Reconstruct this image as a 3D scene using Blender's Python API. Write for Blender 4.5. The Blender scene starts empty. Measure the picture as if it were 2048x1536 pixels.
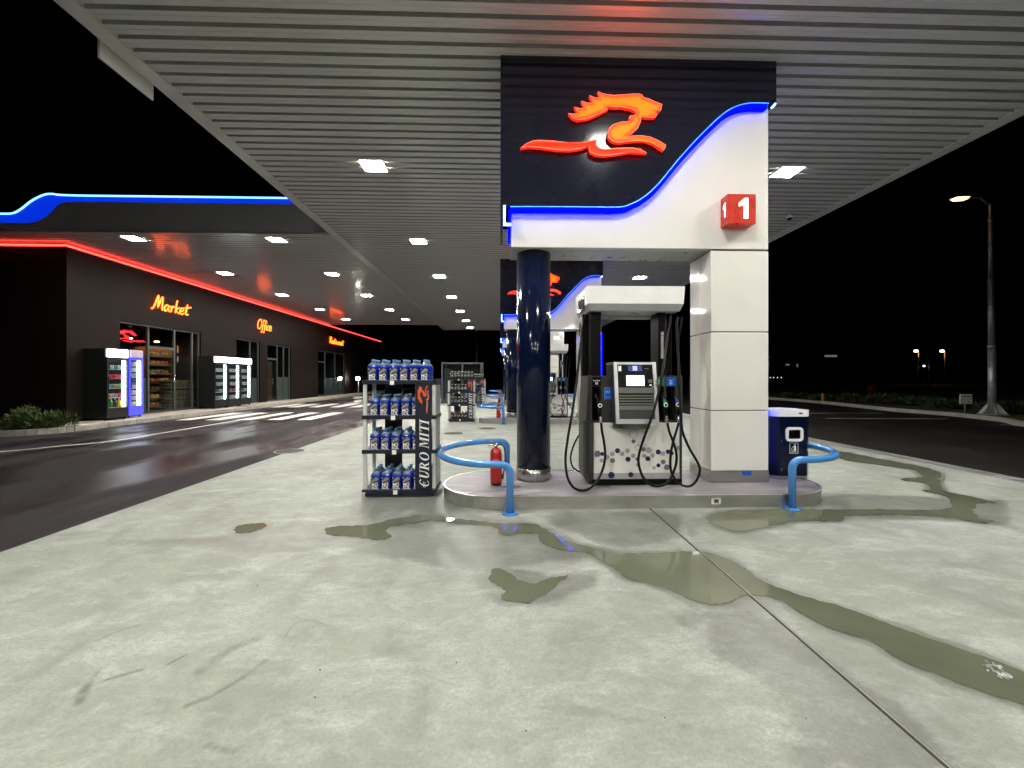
import bpy, bmesh, math, random
import numpy as np
from mathutils import Vector, Matrix
from mathutils.geometry import tessellate_polygon
random.seed(7)
PI = math.pi
scene = bpy.context.scene
col = scene.collection

# ------------------------------------------------------------------ survey
# Positions were measured from the photograph with its own geometry: a level
# camera 1.5 m above the concrete, focal length 830 px, turned 1.66 deg to the right.
F, CX, HY, H = 830.0, 1024.0, 756.0, 1.5
TH = math.atan(24.0 / 830.0)
SN, CS = math.sin(TH), math.cos(TH)
def ray(px, py):
    u = (px - CX) / F; v = (HY - py) / F
    return Vector((SN + u * CS, CS - u * SN, v))
def at_z(px, py, z=0.0):
    d = ray(px, py); t = (z - H) / d.z
    return Vector((d.x * t, d.y * t, z))
def at_y(px, py, Y):
    d = ray(px, py); t = Y / d.y
    return Vector((d.x * t, Y, H + d.z * t))
def at_x(px, py, X):
    d = ray(px, py); t = X / d.x
    return Vector((X, d.y * t, H + d.z * t))

# ------------------------------------------------------------------ materials
def pm(name, c, rough=.5, metal=0., var=.10, scale=6., bump=0., bscale=60., coat=0., emit=None, es=0.,
       spec=.5, stretch=(1, 1, 1), rvar=.12, ior=1.45):
    m = bpy.data.materials.new(name); m.use_nodes = True
    nt = m.node_tree; N = nt.nodes; L = nt.links
    b = N['Principled BSDF']
    b.inputs['Roughness'].default_value = rough
    b.inputs['Metallic'].default_value = metal
    b.inputs['Specular IOR Level'].default_value = spec
    b.inputs['IOR'].default_value = ior
    b.inputs['Coat Weight'].default_value = coat
    b.inputs['Coat Roughness'].default_value = .05
    tc = N.new('ShaderNodeTexCoord'); mp = N.new('ShaderNodeMapping')
    mp.inputs['Scale'].default_value = stretch
    L.new(tc.outputs['Object'], mp.inputs['Vector'])
    nz = N.new('ShaderNodeTexNoise'); nz.inputs['Scale'].default_value = scale
    nz.inputs['Detail'].default_value = 5
    L.new(mp.outputs['Vector'], nz.inputs['Vector'])
    rp = N.new('ShaderNodeMapRange')
    rp.inputs['From Min'].default_value = .3; rp.inputs['From Max'].default_value = .7
    rp.inputs['To Min'].default_value = 1 - var; rp.inputs['To Max'].default_value = 1 + var
    L.new(nz.outputs['Fac'], rp.inputs['Value'])
    mx = N.new('ShaderNodeVectorMath'); mx.operation = 'SCALE'
    mx.inputs[0].default_value = c[:3]
    L.new(rp.outputs['Result'], mx.inputs['Scale'])
    L.new(mx.outputs['Vector'], b.inputs['Base Color'])
    if rvar:
        rr = N.new('ShaderNodeMapRange')
        rr.inputs['From Min'].default_value = .3; rr.inputs['From Max'].default_value = .7
        rr.inputs['To Min'].default_value = max(.01, rough * (1 - rvar)); rr.inputs['To Max'].default_value = min(1, rough * (1 + rvar))
        L.new(nz.outputs['Fac'], rr.inputs['Value']); L.new(rr.outputs['Result'], b.inputs['Roughness'])
    if bump:
        n2 = N.new('ShaderNodeTexNoise'); n2.inputs['Scale'].default_value = bscale; n2.inputs['Detail'].default_value = 3
        L.new(mp.outputs['Vector'], n2.inputs['Vector'])
        bp = N.new('ShaderNodeBump'); bp.inputs['Strength'].default_value = bump; bp.inputs['Distance'].default_value = .01
        L.new(n2.outputs['Fac'], bp.inputs['Height']); L.new(bp.outputs['Normal'], b.inputs['Normal'])
    if emit:
        b.inputs['Emission Color'].default_value = (*emit, 1)
        b.inputs['Emission Strength'].default_value = es
    return m
def glass_mat(name, tint=(.8, .85, .85), rough=.01):
    m = bpy.data.materials.new(name); m.use_nodes = True
    nt = m.node_tree; N = nt.nodes; L = nt.links; N.clear()
    out = N.new('ShaderNodeOutputMaterial'); mix = N.new('ShaderNodeMixShader')
    tr = N.new('ShaderNodeBsdfTransparent'); gl = N.new('ShaderNodeBsdfGlossy'); fr = N.new('ShaderNodeLayerWeight'); fr.inputs['Blend'].default_value = .5
    pw = N.new('ShaderNodeMath'); pw.operation = 'POWER'; pw.inputs[1].default_value = 5.; ml = N.new('ShaderNodeMath'); ml.operation = 'MULTIPLY_ADD'; ml.inputs[1].default_value = .9; ml.inputs[2].default_value = .035
    tr.inputs['Color'].default_value = (*tint, 1); gl.inputs['Roughness'].default_value = rough
    nz = N.new('ShaderNodeTexNoise'); nz.inputs['Scale'].default_value = 1.2
    bp = N.new('ShaderNodeBump'); bp.inputs['Strength'].default_value = .02; L.new(nz.outputs['Fac'], bp.inputs['Height'])
    L.new(bp.outputs['Normal'], gl.inputs['Normal'])
    L.new(fr.outputs['Facing'], pw.inputs[0]); L.new(pw.outputs[0], ml.inputs[0])
    L.new(ml.outputs[0], mix.inputs['Fac']); L.new(tr.outputs[0], mix.inputs[1]); L.new(gl.outputs[0], mix.inputs[2])
    L.new(mix.outputs[0], out.inputs['Surface'])
    return m

M = {}
M['white_panel'] = pm('white_panel', (.80, .775, .73), .07, coat=.3, var=.045, scale=1.3)
M['navy_panel'] = pm('navy_panel', (.007, .008, .020), .11, var=.1, scale=3, spec=.5)
M['navy_gloss'] = pm('navy_gloss', (.0022, .0055, .022), .10, coat=0, var=.1, scale=3, spec=.32)
M['steel'] = pm('steel', (.58, .57, .54), .26, 1., var=.06, scale=3)
M['kerb_steel'] = pm('kerb_steel', (.60, .59, .55), .34, .9, var=.22, scale=2.2, stretch=(1, 1, 2), bump=.03, bscale=9)
M['galv'] = pm('galv', (.46, .46, .47), .45, .6, var=.15, scale=9)
M['sky_blue'] = pm('sky_blue', (.065, .25, .62), .22, coat=.6, var=.05, scale=5)
M['red_paint'] = pm('red_paint', (.36, .012, .012), .25, coat=.4, var=.08)
M['red_sign'] = pm('red_sign', (.50, .035, .02), .28, var=.05, emit=(.5, .02, .01), es=.12)
M['black_plastic'] = pm('black_plastic', (.0035, .0035, .004), .35, var=.15, scale=12, spec=.12)
M['void_shade'] = pm('void_shade', (.002, .002, .002), .8, spec=.05)
M['rubber'] = pm('rubber', (.004, .004, .004), .40, var=.2, scale=20, bump=.05, bscale=200, spec=.25)
M['dark_grey'] = pm('dark_grey', (.026, .026, .025), .42, var=.1, scale=10, bump=.06, bscale=300)
M['mid_grey'] = pm('mid_grey', (.11, .11, .10), .45, var=.08)
M['silver'] = pm('silver', (.42, .42, .43), .30, .6, var=.06)
M['pump_white'] = pm('pump_white', (.86, .84, .80), .22, var=.03, coat=.2)
M['white_plastic'] = pm('white_plastic', (.88, .88, .86), .35, var=.04)
M['white_paint'] = pm('white_paint', (.70, .69, .66), .55, var=.12, scale=14)
M['navy_print'] = pm('navy_print', (.012, .012, .07), .3, var=.05)
M['grey_print'] = pm('grey_print', (.16, .16, .16), .3, var=.05)
M['light_print'] = pm('light_print', (.38, .38, .39), .3, var=.05)
M['blue_print'] = pm('blue_print', (.01, .09, .50), .3, var=.05)
M['pale_blue'] = pm('pale_blue', (.25, .50, .75), .3, var=.05)
M['green_print'] = pm('green_print', (.02, .13, .05), .3, var=.05)
M['nozzle_green'] = pm('nozzle_green', (.01, .16, .07), .35, var=.08)
M['nozzle_blue'] = pm('nozzle_blue', (.012, .035, .32), .35, var=.08)
M['screen'] = pm('screen', (.8, .85, .85), .3, var=.02, emit=(.86, 1., 1.), es=1.05)
M['keypad_light'] = pm('keypad_light', (.5, .55, .8), .3, var=.05, emit=(.35, .42, .85), es=.6)
M['keypad_blue'] = pm('keypad_blue', (.02, .03, .2), .3, var=.05, emit=(.01, .02, .16), es=.5)
M['lamp_white'] = pm('lamp_white', (.9, .9, .9), .4, var=.02, emit=(1., .985, .895), es=350)
M['lamp_white_c'] = pm('lamp_white_c', (.9, .9, .9), .4, var=.02, emit=(1., .985, .895), es=170)
M['lamp_white_b'] = pm('lamp_white_b', (.9, .9, .9), .4, var=.02, emit=(1., .95, .87), es=280)
M['led_blue'] = pm('led_blue', (.0, .0, .1), .9, spec=.0, var=.02, emit=(.0, .0008, 1.), es=5.5)
M['led_cyan'] = pm('led_cyan', (.2, .5, .9), .4, var=.02, emit=(.01, .16, 1.), es=2.2)
M['led_white'] = pm('led_white', (.5, .6, .9), .4, var=.02, emit=(.35, .6, 1.), es=6)
M['led_roof'] = pm('led_roof', (.05, .1, .8), .4, var=.06, scale=1.2, emit=(.0, .040, 1.), es=.62)
M['led_roof_tube'] = pm('led_roof_tube', (.2, .5, .9), .4, var=.02, emit=(.16, .42, 1.), es=3.2)
M['neon_red'] = pm('neon_red', (.8, .1, .05), .4, var=.02, emit=(1., .040, .028), es=8)
M['neon_script'] = pm('neon_script', (.8, .3, .05), .4, var=.02, emit=(1., .085, .006), es=7)
M['logo_face'] = pm('logo_face', (.5, .1, .02), .6, spec=.1, var=.02, emit=(1., .060, .0003), es=4.2)
M['logo_side'] = pm('logo_side', (.6, .03, .01), .3, var=.02, emit=(1., .015, .003), es=1.1)
M['logo_red'] = pm('logo_red', (.5, .05, .02), .6, spec=.1, var=.02, emit=(1., .010, .001), es=3.6)
M['digit_white'] = pm('digit_white', (.9, .9, .9), .4, var=.02, emit=(1., .97, .97), es=1.6)
M['logo_print'] = pm('logo_print', (.70, .09, .015), .45, var=.06)
M['logo_print_pink'] = pm('logo_print_pink', (.60, .16, .11), .45, var=.06)
M['navy_board'] = pm('navy_board', (.006, .008, .022), .4, var=.1)
M['rack_metal'] = pm('rack_metal', (.62, .62, .60), .35, .1, var=.06)
M['bottle_blue'] = pm('bottle_blue', (.004, .026, .34), .12, coat=.5, var=.25, scale=18)
M['bottle_cap'] = pm('bottle_cap', (.14, .36, .56), .35, var=.06)
M['bottle_clear'] = pm('bottle_clear', (.13, .18, .27), .12, coat=.8, var=.5, scale=50)
M['label_black'] = pm('label_black', (.006, .006, .010), .3, var=.1)
M['label_brown'] = pm('label_brown', (.22, .14, .08), .4, var=.4, scale=60)
M['label_grey'] = pm('label_grey', (.25, .24, .27), .3, var=.1, scale=60)
M['bottle_dark'] = pm('bottle_dark', (.016, .015, .014), .2, coat=.4, var=.2)
M['cap_yellow'] = pm('cap_yellow', (.62, .60, .36), .4, var=.08)
M['cap_red'] = pm('cap_red', (.40, .02, .02), .4, var=.08)
M['cladding'] = pm('cladding', (.0105, .0062, .0052), .6, spec=.15, var=.22, scale=3., stretch=(6, 6, .25), bump=.25, bscale=9)
M['frame_grey'] = pm('frame_grey', (.085, .092, .095), .4, .3, var=.08)
M['fascia_grey'] = pm('fascia_grey', (.88, .87, .86), .40, var=.04, scale=.8)
M['soffit'] = pm('soffit', (.90, .89, .855), .24, .05, var=.0, rvar=0, scale=1.2, spec=.9, coat=.4)
M['soffit_gap_shade'] = pm('soffit_gap_shade', (.42, .415, .40), .5, var=.0, rvar=0)  # groove faces coloured darker to deepen the shade between slats
M['soffit_edge'] = pm('soffit_edge', (.88, .87, .83), .20, .1, var=.05, scale=1.5)
M['cooler_black'] = pm('cooler_black', (.010, .011, .011), .35, var=.1)
M['cooler_inner'] = pm('cooler_inner', (.5, .5, .5), .4, var=.05)
M['cooler_lamp'] = pm('cooler_lamp', (.9, .9, .9), .4, var=.02, emit=(1., 1., 1.), es=5)
M['cooler_strip'] = pm('cooler_strip', (.9, .9, .9), .4, var=.02, emit=(.92, 1., 1.), es=14)
M['cooler_blue'] = pm('cooler_blue', (.04, .04, .5), .4, var=.05, emit=(.06, .06, 1.), es=1.3)
M['cooler_head'] = pm('cooler_head', (.4, .35, .4), .4, var=.25, scale=8, emit=(.4, .3, .45), es=.35)
M['wood'] = pm('wood', (.26, .12, .045), .5, var=.25, scale=4, stretch=(1, 1, 8))
M['log_wood'] = pm('log_wood', (.16, .12, .07), .8, var=.5, scale=9)
M['store_dark'] = pm('store_dark', (.05, .042, .038), .6, var=.15)
M['store_lamp'] = pm('store_lamp', (.9, .8, .6), .4, var=.02, emit=(1., .50, .20), es=130)
M['frost'] = pm('frost', (.15, .155, .16), .35, var=.12, scale=40)
M['picture'] = pm('picture', (.55, .25, .08), .5, var=.7, scale=9, emit=(1., .45, .12), es=.9)
M['door_brown'] = pm('door_brown', (.085, .045, .028), .5, var=.2, scale=4, stretch=(6, 6, .4))
M['glass'] = glass_mat('glass'); M['cooler_glass'] = glass_mat('cooler_glass', (.95, .97, .97))
M['dark_glass'] = pm('dark_glass', (.008, .008, .009), .06, var=.1, spec=.6)
M['foliage'] = pm('foliage', (.055, .085, .018), .55, var=.5, scale=5)
M['foliage_dark'] = pm('foliage_dark', (.035, .055, .018), .6, var=.5, scale=2)
M['soil'] = pm('soil', (.06, .038, .03), .9, var=.3, bump=.5)
M['sodium'] = pm('sodium', (.9, .8, .5), .4, var=.02, emit=(1., .60, .24), es=5)
M['far_sodium'] = pm('far_sodium', (.9, .7, .4), .4, var=.02, emit=(1., .50, .20), es=22)
M['far_white'] = pm('far_white', (.9, .9, .9), .4, var=.02, emit=(.9, .95, 1.), es=1.3)
M['flood_white'] = pm('flood_white', (.9, .9, .9), .4, var=.02, emit=(1., .98, .85), es=60)
M['house_wall'] = pm('house_wall', (.05, .05, .05), .8, var=.1)
M['house_window'] = pm('house_window', (.5, .5, .5), .4, var=.05, emit=(1., .9, .75), es=.12)
M['yellow_paint'] = pm('yellow_paint', (.5, .28, .04), .5, var=.1)
M['clear_plastic'] = pm('clear_plastic', (.55, .58, .58), .12, var=.3, scale=30, coat=.6)

# ------------------------------------------------------------------ mesh builder
WLD = {}
class MB:
    def __init__(s): s.bm = bmesh.new(); s.mi = 0; s.dz = 0
    def mat(s, i): s.mi = i; return s
    def _fin(s, faces, smooth=False):
        for f in faces: f.material_index = s.mi; f.smooth = smooth
    def box(s, x0, x1, y0, y1, z0, z1, bevel=0, seg=2):
        bm = s.bm
        v = [bm.verts.new((x, y, z)) for x in (x0, x1) for y in (y0, y1) for z in (z0, z1)]
        fs = [bm.faces.new([v[i] for i in q]) for q in ((0, 1, 3, 2), (4, 6, 7, 5), (0, 4, 5, 1), (2, 3, 7, 6), (0, 2, 6, 4), (1, 5, 7, 3))]
        if bevel:
            es = list({e for f in fs for e in f.edges})
            r = bmesh.ops.bevel(bm, geom=es, offset=bevel, segments=seg, affect='EDGES', profile=.5, clamp_overlap=True)
            fs = list({f for f in r['faces']} | {f for f in fs if f.is_valid})
            fs = [f for f in fs if f.is_valid]
        s._fin(fs); return s
    def hexa(s, pts):   # eight points: bottom ring then top ring
        v = [s.bm.verts.new(p) for p in pts]
        fs = [s.bm.faces.new([v[i] for i in q]) for q in ((3, 2, 1, 0), (4, 5, 6, 7), (0, 1, 5, 4), (1, 2, 6, 5), (2, 3, 7, 6), (3, 0, 4, 7))]
        s._fin(fs); return s
    def quad(s, a, b, c, d):
        f = s.bm.faces.new([s.bm.verts.new(p) for p in (a, b, c, d)]); s._fin([f]); return s
    def tube(s, pts, r, n=10, caps=True, closed=False):
        pts = [Vector(p) for p in pts]; rs = r if isinstance(r, (list, tuple)) else [r] * len(pts)
        rings = []; up = None; k = len(pts)
        for i, p in enumerate(pts):
            if closed: t = (pts[(i + 1) % k] - pts[i - 1])
            else: t = pts[min(i + 1, k - 1)] - pts[max(i - 1, 0)]
            t.normalize()
            if up is None:
                up = Vector((0, 0, 1)) if abs(t.z) < .9 else Vector((1, 0, 0))
            up = (up - t * up.dot(t))
            if up.length < 1e-5: up = t.orthogonal()
            up.normalize(); sd = t.cross(up)
            rings.append([s.bm.verts.new(p + (up * math.cos(2 * PI * j / n) + sd * math.sin(2 * PI * j / n)) * rs[i]) for j in range(n)])
        fs = []
        for i in range(k if closed else k - 1):
            a, b = rings[i], rings[(i + 1) % k]
            for j in range(n): fs.append(s.bm.faces.new((a[j], a[(j + 1) % n], b[(j + 1) % n], b[j])))
        s._fin(fs, True)
        if caps and not closed:
            s._fin([s.bm.faces.new(list(reversed(rings[0]))), s.bm.faces.new(rings[-1])])
        return s
    def cyl(s, a, b, r0, r1=None, n=20): return s.tube([a, b], [r0, r0 if r1 is None else r1], n)
    def lathe(s, prof, cx=0, cy=0, n=24, axis='z', cap=True):
        rings = []
        for r, z in prof:
            rg = []
            for j in range(n):
                a = 2 * PI * j / n; x, y = r * math.cos(a), r * math.sin(a)
                rg.append(s.bm.verts.new((cx + x, cy + y, z)))
            rings.append(rg)
        fs = []
        for i in range(len(rings) - 1):
            for j in range(n): fs.append(s.bm.faces.new((rings[i][j], rings[i][(j + 1) % n], rings[i + 1][(j + 1) % n], rings[i + 1][j])))
        s._fin(fs, True)
        if cap: s._fin([s.bm.faces.new(list(reversed(rings[0]))), s.bm.faces.new(rings[-1])])
        return s
    def poly(s, pts2, fn, d0, d1=None, side=None):
        """a flat outline given in 2-D; fn(a, b, d) places it; with d1 it has thickness"""
        tri = tessellate_polygon([[Vector((a, b, 0)) for a, b in pts2]])
        front = [s.bm.verts.new(fn(a, b, d0)) for a, b in pts2]
        fs = []
        for t in tri:
            try: fs.append(s.bm.faces.new([front[i] for i in t]))
            except ValueError: pass
        s._fin(fs)
        if d1 is not None:
            back = [s.bm.verts.new(fn(a, b, d1)) for a, b in pts2]
            fs = []
            for t in tri:
                try: fs.append(s.bm.faces.new([back[i] for i in reversed(t)]))
                except ValueError: pass
            s._fin(fs)
            k = len(pts2); old = s.mi
            if side is not None: s.mi = side
            f2 = [front[i].link_faces for i in range(0)]
            sv = [s.bm.verts.new(fn(a, b, d0)) for a, b in pts2]; bv = [s.bm.verts.new(fn(a, b, d1)) for a, b in pts2]
            s._fin([s.bm.faces.new((sv[i], sv[(i + 1) % k], bv[(i + 1) % k], bv[i])) for i in range(k)])
            s.mi = old
        return s
    def text(s, txt, size, fn, d=0., bold=0., align='CENTER', sx=1.):
        cu = bpy.data.curves.new('t', 'FONT'); cu.body = txt; cu.size = size; cu.offset = bold; cu.align_x = align; cu.resolution_u = 3
        ob = bpy.data.objects.new('t', cu); me = ob.to_mesh()
        vs = [s.bm.verts.new(fn(v.co.x * sx, v.co.y, d)) for v in me.vertices]
        fs = []
        for p in me.polygons:
            try: fs.append(s.bm.faces.new([vs[i] for i in p.vertices]))
            except ValueError: pass
        s._fin(fs); ob.to_mesh_clear(); bpy.data.objects.remove(ob); bpy.data.curves.remove(cu)
        return s
    def build(s, name, mats, parent=None, normals=True):
        if normals: bmesh.ops.recalc_face_normals(s.bm, faces=s.bm.faces[:])
        me = bpy.data.meshes.new(name)
        off = WLD.get(parent.name, Vector((0, 0, 0))) if parent else Vector((0, 0, 0))
        if off.length: bmesh.ops.translate(s.bm, verts=s.bm.verts[:], vec=-off)
        s.bm.to_mesh(me); s.bm.free()
        for m in (mats if isinstance(mats, (list, tuple)) else [mats]): me.materials.append(M[m] if isinstance(m, str) else m)
        o = bpy.data.objects.new(name, me); col.objects.link(o)
        if parent: o.parent = parent; WLD[o.name] = off
        return o
def thing(name, label, cat, loc=(0, 0, 0), group=None):
    o = bpy.data.objects.new(name, None); col.objects.link(o); o.location = loc
    o.empty_display_size = .2
    WLD[o.name] = Vector(loc)
    return tag(o, label, cat, group)
def tag(o, label=None, cat=None, group=None, kind=None):
    if label: o['label'] = label
    if cat: o['category'] = cat
    if group: o['group'] = group
    if kind: o['kind'] = kind
    return o
def copy_tree(o, parent=None):
    c = o.copy(); col.objects.link(c)
    if parent: c.parent = parent
    for ch in list(o.children): copy_tree(ch, c)
    return c
def dup(o, dx=0, dy=0, dz=0, label=None, group=None):
    c = copy_tree(o); c.location = Vector(o.location) + Vector((dx, dy, dz))
    if label: c['label'] = label
    if group: c['group'] = group
    return c
def struct(o): o['kind'] = 'structure'; return o
def smooth_path(pts, n=8, closed=False):
    P = [Vector(p) for p in pts]; k = len(P); out = []
    rng = range(k if closed else k - 1)
    for i in rng:
        if closed: p0, p1, p2, p3 = P[i - 1], P[i], P[(i + 1) % k], P[(i + 2) % k]
        else: p0, p1, p2, p3 = P[max(i - 1, 0)], P[i], P[i + 1], P[min(i + 2, k - 1)]
        for j in range(n):
            t = j / n
            out.append(.5 * ((2 * p1) + (p2 - p0) * t + (2 * p0 - 5 * p1 + 4 * p2 - p3) * t * t + (3 * p1 - p0 - 3 * p2 + p3) * t ** 3))
    if not closed: out.append(P[-1])
    return out
def sm2(pts, n=4, closed=True): return [(v.x, v.y) for v in smooth_path([(a, b, 0) for a, b in pts], n, closed)]
ORD = ['first', 'second', 'third', 'fourth', 'fifth', 'sixth', 'seventh', 'eighth', 'ninth', 'tenth']
# ------------------------------------------------------------------ world, camera
w = bpy.data.worlds.new('World'); scene.world = w; w.use_nodes = True
wn = w.node_tree.nodes; bg = wn['Background']
sky = wn.new('ShaderNodeTexSky'); sky.sky_type = 'NISHITA'; sky.sun_disc = False
sky.sun_elevation = math.radians(-12); sky.sun_rotation = math.radians(200)
w.node_tree.links.new(sky.outputs['Color'], bg.inputs['Color'])
bg.inputs['Strength'].default_value = .002
cam = bpy.data.cameras.new('camera'); co = bpy.data.objects.new('camera', cam); col.objects.link(co)
cam.sensor_width = 36; cam.lens = F / 2048 * 36; cam.shift_y = -(768 - HY) / 2048
cam.clip_start = .05; cam.clip_end = 2000
co.location = (0, 0, H); co.rotation_euler = (PI / 2, 0, -TH); scene.camera = co
scene.view_settings.view_transform = 'Standard'; scene.view_settings.look = 'None'
scene.view_settings.gamma = 1; scene.view_settings.exposure = .15
scene.cycles.use_denoising = True
scene.cycles.sample_clamp_indirect = 4
scene.cycles.max_bounces = 8; scene.cycles.diffuse_bounces = 4; scene.cycles.glossy_bounces = 4; scene.cycles.transparent_max_bounces = 12
scene.cycles.caustics_reflective = False; scene.cycles.caustics_refractive = False

# ------------------------------------------------------------------ ground
def ground_poly(px_list, z=0.):
    return [(p.x, p.y) for p in (at_z(x, y, z) for x, y in px_list)]
XE, XR = -4.3, 7.45            # edges of the concrete forecourt
flat = lambda a, b, d: (a, b, d)
struct(MB().quad((-900, -300, -.09), (900, -300, -.09), (900, 1500, -.09), (-900, 1500, -.09)).build('ground', 'soil'))

puddle_px = {
 'near': [(652, 1058), (672, 1053), (730, 1051), (765, 1044), (800, 1036), (845, 1031), (900, 1037), (960, 1043), (1000, 1047), (1062, 1048), (1085, 1057), (1110, 1070), (1130, 1081), (1165, 1091), (1220, 1105),
          (1245, 1108), (1310, 1106), (1400, 1104), (1450, 1118), (1490, 1138), (1535, 1168), (1600, 1190), (1700, 1220), (1800, 1258), (1900, 1292), (1990, 1322), (2048, 1345), (2120, 1375), (2200, 1420), (2200, 1500), (2120, 1455), (2048, 1413), (1960, 1383),
          (1880, 1352), (1800, 1320), (1740, 1283), (1660, 1257), (1600, 1226), (1560, 1202), (1520, 1192), (1480, 1195), (1456, 1206), (1430, 1211), (1390, 1203), (1330, 1176), (1290, 1166), (1255, 1158), (1235, 1142), (1200, 1122), (1170, 1106), (1125, 1101), (1090, 1090),
          (1077, 1078), (1074, 1069), (1050, 1068), (1010, 1072), (996, 1066), (996, 1057), (970, 1052), (900, 1047), (860, 1041), (830, 1047), (790, 1052), (770, 1062), (782, 1072), (768, 1081), (740, 1079), (700, 1073), (660, 1071)],
 'small': [(985, 1139), (1005, 1140), (1025, 1151), (1040, 1162), (1070, 1168), (1085, 1162), (1110, 1155), (1134, 1152), (1130, 1160), (1112, 1170), (1108, 1178), (1098, 1187), (1078, 1194), (1060, 1206), (1045, 1207), (1022, 1202), (1006, 1200), (1004, 1190), (1011, 1187), (1006, 1177), (990, 1169), (979, 1158)],
 'right': [(1415, 1042), (1425, 1028), (1470, 1022), (1560, 1019), (1640, 1019), (1760, 1019), (1860, 1020), (1895, 1017), (1905, 1007), (1890, 993), (1855, 984), (1845, 981), (1862, 977), (1845, 966), (1806, 962), (1806, 957), (1840, 955), (1836, 944), (1810, 938), (1760, 930), (1700, 922), (1668, 912),
           (1662, 902), (1690, 904), (1740, 914), (1800, 925), (1850, 935), (1882, 947), (1878, 962), (1884, 975), (1895, 984), (1950, 995), (1990, 1006), (1958, 1008), (1948, 1022), (1958, 1036), (1988, 1043), (1960, 1046), (1900, 1036), (1800, 1031), (1700, 1032), (1680, 1043), (1600, 1043), (1545, 1052), (1480, 1064), (1450, 1058)],
 'oval': [(468, 1060), (480, 1052), (510, 1047), (532, 1049), (525, 1057), (500, 1065), (478, 1067)],
}
def ragged(P):                 # fine irregular rim
    out = []
    for i, (x, y) in enumerate(P):
        a = .004 * y * (math.sin(x * 37 + y * 21) + .7 * math.sin(x * 83 - y * 61) + .5 * math.sin(x * 190 + y * 130))
        b = .004 * y * (math.cos(x * 41 - y * 29) + .7 * math.sin(x * 71 + y * 97))
        out.append((x + a * .55, y + b * .55))
    return out
puddles = {k: ragged(sm2(ground_poly(v), 7)) for k, v in puddle_px.items()}
damp_px = [
 [(600, 1045), (720, 1032), (850, 1020), (1000, 1036), (1110, 1058), (1190, 1095), (1210, 1120), (1100, 1122), (1010, 1142), (900, 1138), (780, 1118), (660, 1096), (560, 1104), (430, 1102), (300, 1092), (250, 1080), (420, 1074), (520, 1060)],
 [(940, 1140), (1000, 1128), (1090, 1148), (1200, 1140), (1205, 1165), (1150, 1195), (1070, 1222), (1000, 1212), (950, 1182)],
 [(1330, 1225), (1430, 1212), (1560, 1240), (1640, 1300), (1780, 1400), (1960, 1536), (1600, 1560), (1585, 1470), (1540, 1390), (1470, 1340), (1380, 1275)],
 [(1060, 1030), (1320, 1022), (1420, 1040), (1360, 1080), (1250, 1095), (1150, 1070)],
 [(700, 975), (900, 985), (940, 1025), (820, 1022), (700, 1032)],
 [(1560, 1010), (1690, 985), (2010, 1000), (2030, 1050), (1900, 1045), (1700, 1040)],
]
stain_px = [  # rubber scuffs and tyre marks: centre line, half width in metres, strength
 ([(160, 1405), (165, 1385), (178, 1368)], .022, .9), ([(180, 1364), (200, 1338)], .012, .5),
 ([(212, 1360), (250, 1349), (282, 1340)], .014, .8), ([(335, 1329), (370, 1311)], .012, .7),
 ([(400, 1344), (430, 1318), (475, 1292), (518, 1277)], .034, .55), ([(372, 1412), (430, 1388), (490, 1352), (530, 1322)], .016, .7),
 ([(195, 1280), (235, 1263), (280, 1250)], .014, .45), ([(570, 1272), (590, 1248), (620, 1241), (652, 1251)], .010, .4),
 ([(415, 1492), (465, 1502)], .02, .6), ([(105, 1106), (118, 1105)], .02, .8), ([(1150, 1420), (1320, 1445), (1420, 1460)], .03, .25),
 ([(230, 1085), (330, 1083), (440, 1078)], .06, .5), ([(110, 1070), (160, 1066)], .06, .45), ([(220, 1082), (265, 1052)], .05, .35),
 ([(330, 1166), (430, 1150), (490, 1142)], .05, .25), ([(940, 880), (1010, 872)], .05, .4), ([(1240, 1045), (1330, 1075)], .04, .3),
 ([(620, 1010), (740, 985)], .08, .25), ([(180, 1000), (420, 960), (700, 930)], .12, .16),
]
def sdist(PX, PY, poly):
    """distance to a closed outline, negative inside"""
    P = np.array(poly); Q = np.roll(P, -1, 0); best = np.full(PX.shape, 1e9); ins = np.zeros(PX.shape, bool)
    for (x0, y0), (x1, y1) in zip(P, Q):
        dx, dy = x1 - x0, y1 - y0; l2 = dx * dx + dy * dy + 1e-12
        t = np.clip(((PX - x0) * dx + (PY - y0) * dy) / l2, 0, 1)
        best = np.minimum(best, np.hypot(PX - x0 - t * dx, PY - y0 - t * dy))
        c = ((y0 > PY) != (y1 > PY)) & (PX < (x1 - x0) * (PY - y0) / (dy if abs(dy) > 1e-12 else 1e-12) + x0)
        ins ^= c
    return np.where(ins, -best, best)
def ldist(PX, PY, pts):
    best = np.full(PX.shape, 1e9)
    for (x0, y0), (x1, y1) in zip(pts[:-1], pts[1:]):
        dx, dy = x1 - x0, y1 - y0
        t = np.clip(((PX - x0) * dx + (PY - y0) * dy) / (dx * dx + dy * dy + 1e-12), 0, 1)
        best = np.minimum(best, np.hypot(PX - x0 - t * dx, PY - y0 - t * dy))
    return best
ys = [-9, -5, -2, 0, .8]; y = 1.2
while y < 9: ys.append(y); y += .010 if y < 2.6 else max(.018, .0125 * y)
while y < 39: ys.append(y); y += .6
ys.append(39.)
xs = list(np.arange(XE, -2.4, .04)) + list(np.arange(-2.4, .3, .011)) + list(np.arange(.3, XR, .035)) + [XR]
GX, GY = np.meshgrid(np.array(xs), np.array(ys))
wet = np.zeros(GX.shape); stain = np.zeros(GX.shape)
for p in damp_px:
    d = sdist(GX, GY, ground_poly(p)); wet = np.maximum(wet, np.clip(.5 - d / .16, 0, 1) * .62)
for p in puddles.values():
    d = sdist(GX, GY, p); wet = np.maximum(wet, np.clip(1 - d / .10, 0, 1) * .8)
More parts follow.
